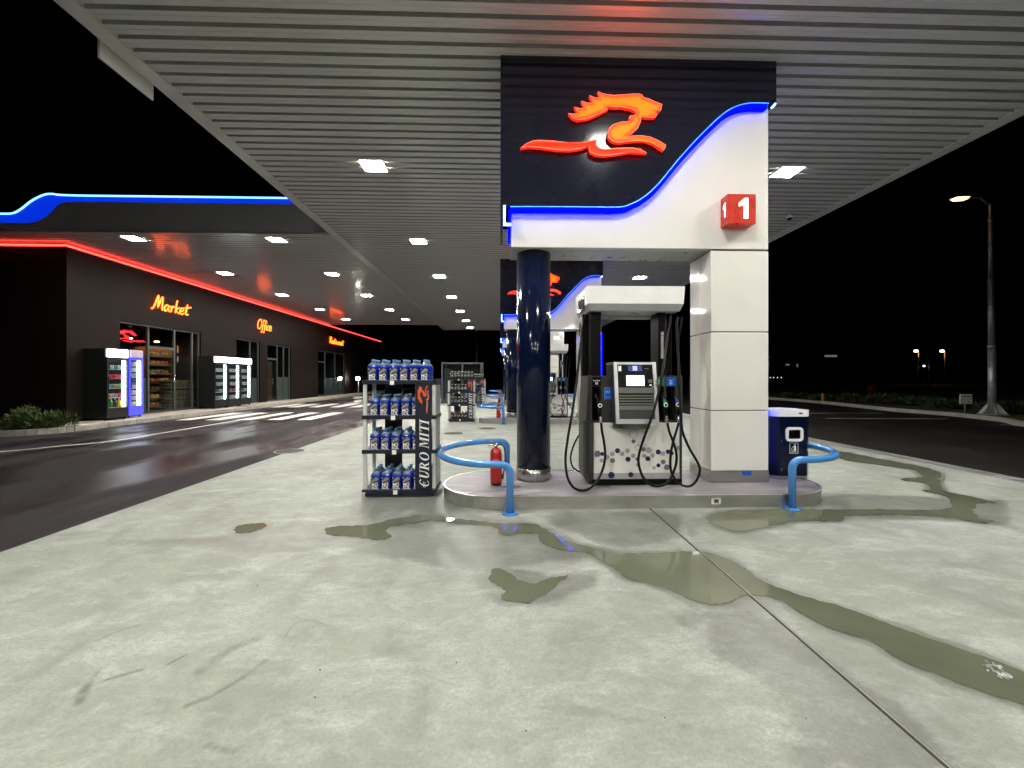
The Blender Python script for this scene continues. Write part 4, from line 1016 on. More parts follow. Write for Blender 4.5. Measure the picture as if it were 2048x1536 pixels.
# glazed fronts
def glazed(op, posts_px, rail_py, name, door=None):
    a, b, z0, z1 = op
    f = MB(); xo, xi = WX - .07, WX - .15
    ys_ = [a + .0] + [wy(p) for p in posts_px] + [b]
    for i, yv in enumerate(ys_):
        h = .035
        lo, hi = (yv, yv + 2 * h) if i == 0 else ((yv - 2 * h, yv) if i == len(ys_) - 1 else (yv - h, yv + h))
        f.box(xi, xo, lo, hi, z0, z1)
    for (u, v) in zip(ys_[:-1], ys_[1:]):
        f.box(xi + .004, xo - .004, u + .036, v - .036, z1 - .07, z1)
        f.box(xi + .004, xo - .004, u + .036, v - .036, z0, z0 + .05)
    for (i, pyr, ref) in rail_py:
        u, v = ys_[i], ys_[i + 1]; zr_ = wz(ref, pyr)
        f.box(xi + .004, xo - .004, u + .036, v - .036, zr_ - .05, zr_ + .05)
    fo = f.build('shop_window', 'frame_grey', shop)
    g = MB(); g.box(WX - .115, WX - .109, a + .02, b - .02, z0 + .03, z1 - .03); g.build('pane', 'glass', fo)
    return fo
fA = glazed(opsA, [301, 353, 388], [(1, 694, 301), ], 'market')
fB = glazed(opsB, [503, ], [], 'office')
fC = glazed(opsC, [557, 570], [(0, 717, 536)], 'office')
fD = glazed(opsD, [652, 672], [(0, 723, 637)], 'restaurant')
# frosted lower strips and the brown office door leaf
fz_ = []
for op, p0, p1, t in ((opsB, 505, 518, 756), (opsC, 558, 580, 754), (opsD, 653, 688, 756)):
    MB().box(WX - .135, WX - .125, wy(p0), wy(p1), op[2] + .05, wz(p0, t)).build('frosted_film', 'frost', shop)
MB().box(WX - .135, WX - .125, wy(287), wy(299), opsA[2] + .05, wz(290, 756)).build('frosted_film', 'frost', shop)
dl = MB().box(WX - .145, WX - .13, wy(537), wy(549), opsC[2] + .05, wz(537, 722)).build('door', 'door_brown', shop)
MB().tube([(WX - .10, wy(548.2), 1.1), (WX - .07, wy(548.2), 1.1), (WX - .07, wy(548.2), 1.5), (WX - .10, wy(548.2), 1.5)], .015, 8).build('handle', 'steel', dl)
MB().tube([(WX - .04, wy(350), 1.0), (WX - .02, wy(350), 1.0), (WX - .02, wy(350), 1.6), (WX - .04, wy(350), 1.6)], .015, 8).build('door_handle', 'steel', shop)
# rooms behind the glass
for (a, b, z0, z1) in ops:
    ri = MB()
    a2, b2 = a - .6, b + .6
    ri.box(WX - 3.3, WX - TK - .01, a2, b2, .10, .15).box(WX - 3.3, WX - 3.2, a2, b2, .15, 3.6).box(WX - 3.2, WX - TK - .01, a2, a2 + .05, .15, 3.6).box(WX - 3.2, WX - TK - .01, b2 - .05, b2, .15, 3.6).box(WX - 3.3, WX - TK - .01, a2, b2, 3.6, 3.7)
    ri.build('interior', 'store_dark', shop)
# script signs
GL = {
 'M': ([[(0, .06), (.09, .03), (.22, .35), (.33, .85), (.40, 1.0), (.43, .65), (.47, .2), (.60, .7), (.72, .98), (.77, .6), (.79, .15), (.88, .03)]], .92),
 'a': ([[(.38, .40), (.2, .48), (.04, .25), (.14, .03), (.30, .16), (.39, .46), (.39, .12), (.50, .04)]], .50),
 'r': ([[(.02, .42), (.12, .40), (.10, .04)], [(.11, .26), (.24, .46), (.36, .42)]], .38),
 'k': ([[(.12, .98), (.08, .03)], [(.38, .48), (.11, .24), (.25, .12), (.42, .03)]], .42),
 'e': ([[(.05, .22), (.30, .28), (.34, .42), (.20, .49), (.06, .30), (.12, .06), (.28, .03), (.44, .16)]], .44),
 't': ([[(.2, .82), (.14, .3), (.18, .06), (.36, .10)], [(-.02, .56), (.2, .58), (.52, .68)]], .42),
 'O': ([[(.42, .95), (.16, .80), (.04, .40), (.18, .06), (.46, .06), (.66, .40), (.62, .82), (.42, .95), (.30, .82)]], .70),
 'f': ([[(.40, .80), (.30, .96), (.20, .66), (.15, .10), (.08, -.25), (-.04, -.22)], [(.0, .42), (.36, .46)]], .34),
 'i': ([[(.08, .46), (.07, .12), (.20, .03)], [(.12, .66), (.14, .70)]], .22),
 'c': ([[(.34, .42), (.2, .48), (.04, .25), (.14, .04), (.38, .14)]], .38),
 'R': ([[(.12, .98), (.08, .03)], [(.0, .80), (.22, 1.0), (.50, .84), (.36, .56), (.12, .50), (.34, .28), (.54, .03)]], .56),
 's': ([[(.32, .42), (.2, .48), (.08, .38), (.28, .20), (.18, .03), (.02, .08)]], .36),
 'u': ([[(.05, .46), (.05, .14), (.18, .03), (.34, .16), (.38, .46), (.38, .12), (.48, .04)]], .48),
 'n': ([[(.04, .46), (.06, .03)], [(.07, .28), (.24, .48), (.35, .36), (.34, .10), (.44, .03)]], .44),
}
def script_sign(word, p0, p1, ptop, pbot, label):
    """reads along the shop front; p0..p1 are where it starts and ends"""
    y0, y1 = at_x(p0, HY, WX + .05).y, at_x(p1, HY, WX + .05).y
    zt, zb = at_x(p0, ptop, WX + .05).z, at_x(p0, pbot, WX + .05).z
    total = sum(GL[c][1] for c in word); kx = (y1 - y0) / (total + .15); kz = zt - zb
    o = thing('script_sign', label, 'sign', (WX + .06, y0, zb), 'script signs on the shop front')
    x = .0
    for c in word:
        m_ = MB()
        for s in GL[c][0]:
            P = smooth_path([(WX + .06, y0 + (x + a + .16 * b) * kx, zb + b * kz) for a, b in s], 5)
            m_.tube(P, .026 if word[0] == 'M' else (.022 if word[0] == 'O' else .03), 6)
        m_.build('letter', 'neon_script', o); x += GL[c][1]
    MB().box(WX + .001, WX + .03, y0, y1, zb + .08 * kz, zb + .10 * kz).build('rail', 'mid_grey', o)
script_sign('Market', 302, 380, 588, 617, 'orange neon script sign reading Market over the shop entrance')
script_sign('Office', 514, 544, 636, 657, 'orange neon script sign reading Office over the middle door')
script_sign('Restaurant', 659, 687, 673, 686, 'orange red neon script sign reading Restaurant at the far end of the shop front')
# red neon emblem hanging in the first window (seen mirrored)
en = thing('neon_emblem', 'small red neon animal emblem hanging in the first shop window', 'sign', (WX - .35, wy(262), 2.6))
ey0, ey1 = at_x(238, HY, WX - .35).y, at_x(291, HY, WX - .35).y; ez0, ez1 = at_x(262, 685, WX - .35).z, at_x(262, 660, WX - .35).z
efn = lambda a, b, d: (d, a, b)
def emap(P): return [(ey1 - (a - 232) / 1660 * (ey1 - ey0), ez0 + (862 - b) / 735 * (ez1 - ez0)) for a, b in P]
eb = MB().poly(emap(hx), efn, WX - .35, WX - .37); MB().poly(emap(lx), efn, WX - .35, WX - .37).build('tube', pm('neon_emblem_base', (.8, .05, .05), .4, var=.03, emit=(1., .012, .03), es=1.8), en)
M['neon_emblem'] = pm('neon_emblem', (.8, .05, .05), .4, var=.03, emit=(1., .01, .02), es=1.8)
eb.build('tube', 'neon_emblem', en)
MB().tube([(WX - .36, (ey0 + ey1) / 2, ez1), (WX - .36, (ey0 + ey1) / 2, 3.58)], .004, 5).build('cord', 'black_plastic', en)
# inside the market: warm lamps, shelf with snacks, firewood, picture
def store_lamp(x, y, label):
    o = thing('pendant_lamp', label, 'lamp', (x, y, 3.2), 'lamps inside the shop')
    MB().lathe([(.02, 3.2), (.16, 3.05), (.17, 3.03)], x, y, 16).cyl((x, y, 3.2), (x, y, 3.6), .006, n=6).build('shade', 'black_plastic', o)
    MB().lathe([(.03, 3.12), (.12, 3.06), (.05, 3.0)], x, y, 12).build('bulb', 'store_lamp', o)
store_lamp(WX - 1.0, wy(312), 'warm lamp inside the shop above the snack shelves')
store_lamp(WX - 1.2, wy(372), 'warm lamp inside the shop above the firewood')
sy0, sy1 = wy(302.5), wy(344); sxf, sxb = WX - .75, WX - 1.25
su = thing('snack_shelf', 'brown wooden shelf unit with seven tiers of snacks behind the shop door', 'shelf', (sxf - .25, (sy0 + sy1) / 2, PVZ))
sy1e = at_x(347, HY, sxf).y; sy0e = at_x(296, HY, sxf).y
tiers = [.34, .66, .98, 1.32, 1.66, 2.02, 2.38]
s_ = MB(); s_.box(sxb, sxf, sy0e, sy0e + .04, PVZ, 2.75).box(sxb, sxf, sy1e - .04, sy1e, PVZ, 2.75).box(sxb - .03, sxb, sy0e, sy1e, PVZ, 2.75)
s_.build('carcass', 'wood', su)
for z in tiers:
    MB().box(sxb, sxf, sy0e + .042, sy1e - .042, z - .03, z).box(sxf, sxf + .015, sy0e + .042, sy1e - .042, z - .03, z + .05).build('shelf', 'wood', su)
bagcols = [pm('bag_%d' % i, c, .4, var=.3, scale=20) for i, c in enumerate([(.50, .20, .04), (.42, .08, .03), (.55, .34, .08), (.35, .28, .16), (.20, .12, .06)])]
def bag_mesh(i):
    b = MB(); w_, d_, h_ = .12, .06, .19
    rings = []
    for z, s in ((0, .25), (.02, .8), (.09, 1.), (.16, .8), (.19, .12)):
        rings.append([b.bm.verts.new((d_ * s * math.sin(t), w_ * (.75 + .25 * s) * math.cos(t), z)) for t in np.linspace(0, 2 * PI, 11)[:-1]])
    for r0, r1 in zip(rings[:-1], rings[1:]):
        for k in range(10): b._fin([b.bm.faces.new((r0[k], r0[(k + 1) % 10], r1[(k + 1) % 10], r1[k]))], True)
    return b.build('snack_bag', bagcols[i])
bag_p = [bag_mesh(i) for i in range(5)]; used = set()
def put(protos, i, loc, name_label, cat, group, rz=0, sc=1):
    o = protos[i]
    key = (o.name)
    if key in used: o = o.copy(); col.objects.link(o)
    used.add(key); o.location = loc; o.rotation_euler = (0, 0, rz); o.scale = (sc,) * 3
    return tag(o, name_label, cat, group)
for ti, z in enumerate(tiers):
    k = 0; yv = sy0e + .16
    while yv < sy1e - .12:
        i = (ti * 2 + k // 3) % 5
        put(bag_p, i, (sxf - .12, yv, z + .002), 'snack bag on the %s tier from the floor of the wooden shelf' % ORD[ti], 'snack bag', 'snacks on the %s tier of the wooden shelf' % ORD[ti], random.uniform(-.3, .3), random.uniform(.85, 1.05))
        yv += .215; k += 1
for o in bag_p:
    if o.name not in used: bpy.data.objects.remove(o)
# firewood packs and picture
fw_ = MB()
for i in range(3):
    for k in range(3):
        fw_.cyl((-.28, -.15 + k * .15, .08 + i * .13), (.28, -.15 + k * .15 + random.uniform(-.02, .02), .08 + i * .13), .066, n=9)
fwp = [fw_.build('firewood_pack', 'log_wood')]
for z in range(3):
    for k in range(3):
        put(fwp, 0, (WX - .62, wy(358) + .24 + k * .50, PVZ + z * .43), 'firewood pack %s of the stack behind the shop glass, %s column' % (['at the bottom', 'in the middle', 'on top'][z], ['nearest', 'middle', 'farthest'][k]), 'firewood', 'firewood packs')
pc = thing('lit_picture', 'orange lit picture on the rear wall above the firewood', 'picture', (WX - 1.4, wy(366), 2.5))
c0, c1 = at_x(356, 692, WX - 1.4), at_x(380, 707, WX - 1.4)
MB().box(WX - 1.42, WX - 1.40, c0.y, c1.y, c1.z, c0.z).build('print', 'picture', pc)
MB().box(WX - 1.44, WX - 1.421, c0.y - .03, c1.y + .03, c1.z - .03, c0.z + .03).build('frame', 'wood', pc)

# ------------------------------------------------------------------ drink coolers
def cooler(y0, wdt, top, xf, depth, label, kind='plain', head='cooler_lamp', cabinet='cooler_black', group=None, tiers_=5):
    o = thing('drink_cooler', label, 'drinks cooler', (xf - depth / 2, y0 + wdt / 2, PVZ), group)
    x0, y1, z0 = xf - depth, y0 + wdt, PVZ
    b = MB()
    b.box(x0, x0 + .04, y0, y1, z0 + .06, top).box(x0 + .04, xf - .06, y0, y0 + .04, z0 + .06, top).box(x0 + .04, xf - .06, y1 - .04, y1, z0 + .06, top)
    b.box(x0 + .04, xf - .06, y0 + .04, y1 - .04, top - .05, top).box(x0 + .04, xf - .06, y0 + .04, y1 - .04, z0 + .06, z0 + .32)
    b.build('cabinet', cabinet, o)
    MB().box(x0 + .042, x0 + .06, y0 + .042, y1 - .042, z0 + .33, top - .06).build('liner', 'cooler_inner', o)
    hz = top - .30
    MB().box(xf - .06, xf + .03, y0 + .03, y1 - .03, hz + .03, top - .005, .03, 3).build('header', head, o)
    d = MB(); dz0, dz1 = z0 + .38, hz - .02
    d.box(xf - .058, xf, y0 + .004, y0 + .055, z0 + .08, hz + .02).box(xf - .058, xf, y1 - .055, y1 - .004, z0 + .08, hz + .02)
    d.box(xf - .058, xf, y0 + .056, y1 - .056, dz1 - .03, hz + .02).box(xf - .058, xf, y0 + .056, y1 - .056, z0 + .08, dz0)
    do = d.build('door', 'cooler_blue' if kind == 'blue' else 'cooler_black', o)
    MB().box(xf - .035, xf - .029, y0 + .056, y1 - .056, dz0, dz1 - .03).build('pane', 'cooler_glass', do)
    MB().tube([(xf, y0 + .03, z0 + 1.0), (xf + .035, y0 + .03, z0 + 1.02), (xf + .035, y0 + .03, z0 + 1.38), (xf, y0 + .03, z0 + 1.4)], .012, 8).build('handle', 'black_plastic', do)
    MB().box(xf - .11, xf - .065, y1 - .13, y1 - .06, dz0 + .02, dz1 - .04).build('light_strip', 'cooler_strip', o)
    zs = [dz0 + .02 + i * (dz1 - dz0 - .05) / tiers_ for i in range(tiers_)]
    for z in zs:
        MB().box(x0 + .06, xf - .075, y0 + .042, y1 - .135, z - .012, z).build('shelf', 'rack_metal', o)
    for yy in (y0 + .06, y1 - .06):
        for xx in (x0 + .06, xf - .08): MB().cyl((xx, yy, z0), (xx, yy, z0 + .06), .025, n=8).build('foot', 'black_plastic', o)
    return zs
can_cols = {'teal': (.03, .22, .26), 'red': (.42, .015, .03), 'white': (.55, .58, .58), 'green': (.05, .28, .07), 'amber': (.50, .24, .05), 'silver': (.38, .42, .44), 'yellow': (.62, .48, .02), 'brown': (.12, .04, .02), 'navy': (.02, .05, .18), 'pink': (.5, .2, .22)}
cans = {}
def can(colour, loc, label, group, big=False):
    key = (colour, big)
    if key not in cans:
        m_ = pm('drink_' + colour, can_cols[colour], .25, .2, var=.25, scale=25)
        c = MB(); r, h = (.055, .30) if big else (.027, .135)
        if big: c.lathe([(r * .9, 0), (r, .02), (r, h * .55), (r * .5, h * .78), (r * .28, h * .86)], 0, 0, 12); c.mat(1).lathe([(r * .3, h * .86), (r * .3, h * .95)], 0, 0, 10)
        else: c.lathe([(r * .8, 0), (r, .01), (r, h - .016), (r * .8, h)], 0, 0, 10); c.mat(1).lathe([(r * .78, h), (r * .74, h + .002)], 0, 0, 10)
        o = c.build('drink_bottle' if big else 'drink_can', [m_, 'white_plastic']); cans[key] = o
    else:
        o = cans[key].copy(); col.objects.link(o)
    o.location = loc
    return tag(o, label, 'bottle' if big else 'can', group)
def fill(zs, y0, wdt, xf, rows, where, n):
    for i, (z, colours) in enumerate(zip(zs, rows)):
        big = colours[0] == '*'
        cl = colours[1:] if big else colours
        k = 4 if big else n
        span = wdt - .05 - .14
        for q in range(k):
            yv = y0 + .05 + span * (q + .5) / k
            c = cl[q * len(cl) // k]
            can(c, (xf - .13, yv, z + .001), '%s drink %s, %s shelf up in the %s' % (c, 'bottle' if big else 'can', ORD[i], where), 'drinks on the %s shelf of the %s' % (ORD[i], where), big)
CXF = -12.45
cA, cB = at_x(214, HY, CXF).y, at_x(257.5, HY, CXF).y; cC, cD = at_x(259, HY, CXF - .05).y, at_x(287, HY, CXF - .05).y; cE, cF = at_x(429.5, HY, CXF - .05).y, at_x(504, HY, CXF - .05).y
zs = cooler(cA, cB - cA, 2.44, CXF, .74, 'tall black drinks cooler with bright white header nearest the building corner')
fill(zs, cA, cB - cA, CXF, [['*', 'green', 'green', 'brown', 'yellow'], ['amber', 'silver', 'pink', 'red'], ['white', 'teal', 'amber', 'green'], ['red'], ['teal', 'white', 'teal', 'silver']], 'black cooler by the building corner', 9)
zs = cooler(cC, cD - cC, 2.46, CXF - .05, .66, 'slim drinks cooler framed in glowing blue beside the shop door', 'blue', 'cooler_head', 'cooler_black', None, 8)
fill(zs, cC, cD - cC, CXF - .05, [['white'], ['silver', 'white'], ['white'], ['silver'], ['white', 'navy'], ['silver'], ['white'], ['amber', 'white']], 'slim blue-lit cooler', 6)
for i in range(3):
    nm = ['first', 'middle', 'last'][i]; cw = (cF - cE) / 3; y0 = cE + i * cw
    zs = cooler(y0, cw - .02, 2.46, CXF - .05, .70, 'black drinks cooler with white header, %s of the row of three between the doors' % nm, group='row of three coolers')
    fill(zs, y0, cw - .02, CXF - .05, [['silver', 'white'], ['teal', 'silver'] if i != 1 else ['pink', 'red'], ['white', 'silver'], ['silver'], ['white', 'silver']], '%s cooler of the row of three' % nm, 7)

# ------------------------------------------------------------------ display racks with bottles
RX0, RX1, RY0, RY1 = -1.727, -.815, 5.28, 5.70
SHZ = [.092, .596, 1.03, 1.472]
def serif_text(mb, fn):
    """the two words in slanted serif capitals: fn(along, up, d)"""
    st = {'d': 0.}
    def P(pts): st['d'] += .00015; mb.poly([(a + .22 * b, b) for a, b in pts], lambda a, b, d: fn(x0[0] + a, b, d), st['d'])
    x0 = [0.]
    def bar(a0, a1, b0, b1): P([(a0, b0), (a1, b0), (a1, b1), (a0, b1)])
    def ring(cx, cy, rx, ry, tx, ty, a0, a1, n=18):
        T = np.linspace(a0, a1, n)
        P([(cx + rx * math.cos(t), cy + ry * math.sin(t)) for t in T] + [(cx + (rx - tx) * math.cos(t), cy + (ry - ty) * math.sin(t)) for t in reversed(T)])
    for ch in '€URO MITI':
        if ch == '€':
            ring(.40, .5, .36, .52, .15, .07, .75, 2 * PI - .75); bar(-.08, .46, .56, .62); bar(-.08, .46, .40, .46); w_ = .80
        elif ch == 'U':
            bar(.10, .28, .32, 1.); bar(.62, .69, .32, 1.); bar(.0, .38, .95, 1.); bar(.52, .79, .95, 1.); ring(.395, .34, .295, .36, .18, .08, PI, 2 * PI); w_ = .86
        elif ch == 'R':
            bar(.10, .28, .0, 1.); bar(.0, .38, .0, .05); bar(.0, .28, .95, 1.); ring(.30, .74, .34, .26, .17, .06, -PI / 2, PI / 2); bar(.28, .31, .94, 1.); bar(.28, .31, .48, .54); P([(.30, .50), (.48, .52), (.74, .05), (.84, .05), (.84, .0), (.60, .0)]); w_ = .90
        elif ch == 'O':
            ring(.42, .5, .40, .52, .18, .06, 0, 2 * PI, 28); w_ = .92
        elif ch == 'M':
            bar(.10, .17, .0, 1.); bar(.0, .28, .0, .05); bar(.0, .22, .95, 1.); P([(.17, 1.), (.34, 1.), (.56, .28), (.50, .02)]); P([(.50, .02), (.55, .22), (.80, 1.), (.74, 1.)]); bar(.76, .94, .0, 1.); bar(.66, 1.04, .0, .05); bar(.94, 1.04, .95, 1.); w_ = 1.10
        elif ch == 'I':
            bar(.10, .28, .0, 1.); bar(.0, .38, .0, .05); bar(.0, .38, .95, 1.); w_ = .46
        elif ch == 'T':
            bar(.29, .47, .0, 1.); bar(.19, .57, .0, .05); bar(.0, .76, .93, 1.); bar(.0, .05, .74, .93); bar(.71, .76, .74, .93); w_ = .80
        else: w_ = .34
        x0[0] += w_
    return x0[0]
def make_rack(label):
    o = thing('display_rack', label, 'display rack', ((RX0 + RX1) / 2, (RY0 + RY1) / 2, 0), 'bottle display racks')
    for x in (RX0, RX1 - .045):
        for y in (RY0, RY1 - .04):
            MB().box(x, x + .045, y, y + .04, .10, SHZ[3] - .055, .004, 1).build('post', 'rack_metal', o)
    for i, z in enumerate(SHZ):
        s_ = MB()
        s_.box(RX0 - .012, RX1 + .012, RY0 - .012, RY1 + .012, z - (.05 if i else .03), z, .003, 1)
        if i == 0: s_.box(RX0 + .03, RX1 - .03, RY0 - .010, RY1 + .010, .012, z - .031)
        if i == 3: s_.box(RX1 - .02, RX1 + .010, RY0, RY1, z, z + .012)
        s_.build('shelf', 'navy_board', o)
    bdx0, bdx1 = at_y(831, HY, RY0).x, at_y(863.3, HY, RY0).x
    b = MB().box(bdx0, bdx1, RY0 - .022, RY0 - .013, .10, SHZ[3] - .052).build('banner', 'navy_board', o)
    t = MB(); h = .118; z0 = .118; L_ = 6.84
    zt = at_y(850, 836, RY0).z; ks = (zt - z0) / L_; xb = bdx1 - .030
    serif_text(t, lambda a, b_, d: (xb - b_ * h, RY0 - .0226 - d, z0 + a * ks))
    t.build('lettering', 'white_plastic', b, normals=False)
    e_ = MB(); zl0, zl1 = at_y(850, 827, RY0).z, at_y(850, 771, RY0).z; xl0, xl1 = bdx0 + .025, bdx1 - .03
    def rl(Pn): return [(xl1 - (862 - b_) / 735 * (xl1 - xl0), zl0 + (a - 232) / 1660 * (zl1 - zl0)) for a, b_ in Pn]
    e_.poly(rl(hx), fy, RY0 - .0226).mat(1).poly(rl(lx), fy, RY0 - .0228)
    e_.build('emblem', ['logo_print', 'logo_print_pink'], b, normals=False)
    tg_ = []
    for i, z in enumerate(SHZ):
        xx = at_y(784.5 + (3 - i) * 2.2, HY, RY0).x; MB().box(xx - .026, xx + .026, RY0 - .018, RY0 - .0135, z - .058, z - .004).build('price_tag', 'white_plastic', o)
    sd = MB(); sd.box(RX1 - .004, RX1 + .001, RY0 + .045, RY1 - .045, .11, SHZ[3] - .06); sd.build('side_panel', 'silver', o)
    MB().box(RX0 + .17, RX0 + .40, RY1 - .035, RY1 - .015, .09, SHZ[3] - .056).build('spine', 'navy_board', o)
    for x in (RX0 + .04, RX1 - .04):
        for y in (RY0 + .03, RY1 - .03):
            c = MB(); c.cyl((x - .012, y, .03), (x + .012, y, .03), .030, n=14); c.mat(1).box(x - .018, x + .018, y - .015, y + .015, .045, .075); c.build('castor', ['rubber', 'galv'], o)
    return o
rack = make_rack('white framed display rack of blue bottles with vertical navy banner, left of the nearest island')
# the bottle: body, clear shoulder, cap, label
def sq(w_, d_, z, n=16, e=.35):
    P = []
    for k in range(n):
        t = 2 * PI * k / n; c, s = math.cos(t), math.sin(t)
        P.append((w_ * math.copysign(abs(c) ** e, c), d_ * math.copysign(abs(s) ** e, s), z))
    return P
def loft(mb, rings, cap=True):
    R = [[mb.bm.verts.new(p) for p in r] for r in rings]; n = len(R[0])
    for a, b in zip(R[:-1], R[1:]):
        for k in range(n): mb._fin([mb.bm.faces.new((a[k], a[(k + 1) % n], b[(k + 1) % n], b[k]))], True)
    if cap: mb._fin([mb.bm.faces.new(list(reversed(R[0]))), mb.bm.faces.new(R[-1])])
def make_bottle(label, body, cap, dark=False):
    o = thing('fluid_bottle', label, 'bottle', (0, 0, 0))
    b = MB(); loft(b, [sq(.054, .040, 0), sq(.059, .044, .008), sq(.059, .044, .165), sq(.056, .041, .182)]); b.build('body', body, o)
    s_ = MB(); loft(s_, [sq(.0555, .0405, .1825), sq(.042, .030, .205), sq(.022, .020, .222, e=.8), sq(.018, .018, .234, e=1)])
    s_.tube(smooth_path([(.0, .03, .20), (.0, .045, .225), (.0, .02, .228)], 3), .006, 6)
    s_.build('shoulder', 'bottle_clear' if not dark else body, o)
    MB().lathe([(.023, .2342), (.023, .258), (.021, .261)], 0, 0, 14).build('cap', cap, o)
    l = MB(); D = -.0445; P_ = lambda pts, m, d: l.mat(m).poly([(a, b_) for a, b_ in pts], lambda a, b_, q: (a, q, b_), D - d)
    P_([(-.047, .012), (.045, .012), (.045, .155), (-.047, .155)], 0, .0003)
    P_([(-.046, .080), (-.042, .108), (.010, .152), (.040, .136), (.042, .118), (-.006, .100), (-.042, .074)], 1, .0006)
    P_([(-.018, .082), (.008, .094), (.034, .100), (.034, .068), (.012, .074)], 2, .0009)
    P_([(-.040 + .006 * math.cos(t), .140 + .006 * math.sin(t)) for t in np.linspace(0, 2 * PI, 9)[:-1]], 3, .0009)
    if not dark:
        l.mat(3).text('MO', .050, lambda a, b_, q: (-.002 + a, D - .0012, .041 + b_), 0, .0011)
        l.text('SOL', .050, lambda a, b_, q: (.0 + a, D - .0012, .002 + b_), 0, .0011)
    l.build('label', ['label_black', 'label_grey', 'label_brown', 'white_plastic'], o, normals=False)
    return o
SHN = ['bottom', 'lower middle', 'upper middle', 'top']
RWN = ['front', 'second', 'rear']
bot = make_bottle('x', 'bottle_blue', 'bottle_cap'); first = True
for si, z in enumerate(SHZ):
    n = 6
    for r in range(3):
        for k in range(n):
            x = at_y(746.5 if si == 3 else 747.5 + (3 - si) * 1.6, HY, 5.345).x + k * .1325
            if si < 3 and k == 5: x += .0
            pos = Vector((x + random.uniform(-.004, .004), 5.345 + r * .118 + random.uniform(-.004, .004), z + .001))
            lab = 'blue bottle, %s shelf of the nearest rack, %s row, %s from the left' % (SHN[si], RWN[r], ORD[k])
            b_ = bot if first else copy_tree(bot); first = False
            b_.location = pos; b_['label'] = lab; b_['group'] = 'blue bottles on the nearest rack'; b_.rotation_euler = (0, 0, random.uniform(-.04, .04))
dx2, dy2 = -.05, 8.95
rack2 = dup(rack, dx2, dy2, label='white framed display rack of dark bottles with yellow caps, left of the second island')
dx3, dy3 = .02, 17.3
rack3 = dup(rack, dx3, dy3, label='white framed display rack half hidden behind the grey gas cage, left of the third island')
by = make_bottle('x', 'bottle_dark', 'cap_yellow', True); br = make_bottle('x', 'bottle_dark', 'cap_red', True)
fu = {'y': True, 'r': True}
def place_dark(kind, src, pos, lab, grp):
    b_ = src if fu[kind] else copy_tree(src); fu[kind] = False
    b_.location = pos; b_['label'] = lab; b_['group'] = grp
for si, z in enumerate(SHZ):
    for r in range(2):
        n = 7 if si == 3 else 5
        for k in range(n):
            x = RX0 + dx2 + .13 + k * (.115 if si == 3 else .118); kind = 'r' if si == 0 else 'y'
            place_dark(kind, br if kind == 'r' else by, Vector((x, 5.345 + dy2 + r * .118, z + .001)), 'dark %s-capped bottle, %s shelf of second rack, %s row, %s from left' % ('red' if kind == 'r' else 'yellow', SHN[si], RWN[r], ORD[k]), 'dark bottles on the second rack')
for si in (2, 3):
    for k in range(6):
        place_dark('r' if si == 2 else 'y', br if si == 2 else by, Vector((RX0 + dx3 + .13 + k * .12, 5.345 + dy3, SHZ[si] + .001)), 'dark %s-capped bottle, %s shelf of the farthest rack, %s from left' % ('red' if si == 2 else 'yellow', SHN[si], ORD[k]), 'dark bottles on the farthest rack')
# grey gas bottle cage behind the second rack
gx0, gx1, gy0, gy1, gz = -3.38, -.98, 24.0, 25.2, 2.40
gc = thing('gas_cage', 'dark grey steel framed cage with dim panes behind the second rack', 'cage', ((gx0 + gx1) / 2, 24.6, 0))
m_ = MB(); t = .09
for x in (gx0, (gx0 + gx1) / 2 - .04, gx1 - .16):
    for y in (gy0, gy1 - t): m_.box(x, x + (.16 if x > gx1 - .2 else t), y, y + t, 0, gz - t)
m_.box(gx0, gx1, gy0, gy0 + t, gz - t, gz).box(gx0, gx1, gy1 - t, gy1, gz - t, gz).box(gx0, gx0 + t, gy0 + t, gy1 - t, gz - t, gz).box(gx1 - t, gx1, gy0 + t, gy1 - t, gz - t, gz).box(gx0 + t, gx1 - t, gy0 + .004, gy0 + t - .004, .05, .14)
m_.build('frame', 'frame_grey', gc)
MB().box(gx0 + t, gx1 - t, gy0 + .04, gy0 + .05, .14, gz - t).box(gx0 + .04, gx0 + .05, gy0 + t, gy1 - t, .1, gz - t).box(gx1 - .06, gx1 - .05, gy0 + t, gy1 - t, .1, gz - t).build('pane', 'glass', gc)
MB().box(gx0 + t, gx1 - t, gy1 - .06, gy1 - .05, .1, gz - t).box(gx0 + t, gx1 - t, gy0 + t, gy1 - t, gz - .04, gz - .02).build('back_panel', 'mid_grey', gc)
gb = MB(); gb.lathe([(.14, .03), (.15, .06), (.15, .50), (.12, .58), (.05, .63), (.05, .70)], 0, 0, 16)
gbp = [gb.build('gas_bottle', 'galv')]
for k in range(6):
    put(gbp, 0, (gx0 + .35 + k * .36, 24.6, .0), 'grey gas bottle inside the grey cage', 'gas bottle', 'gas bottles in the cage')
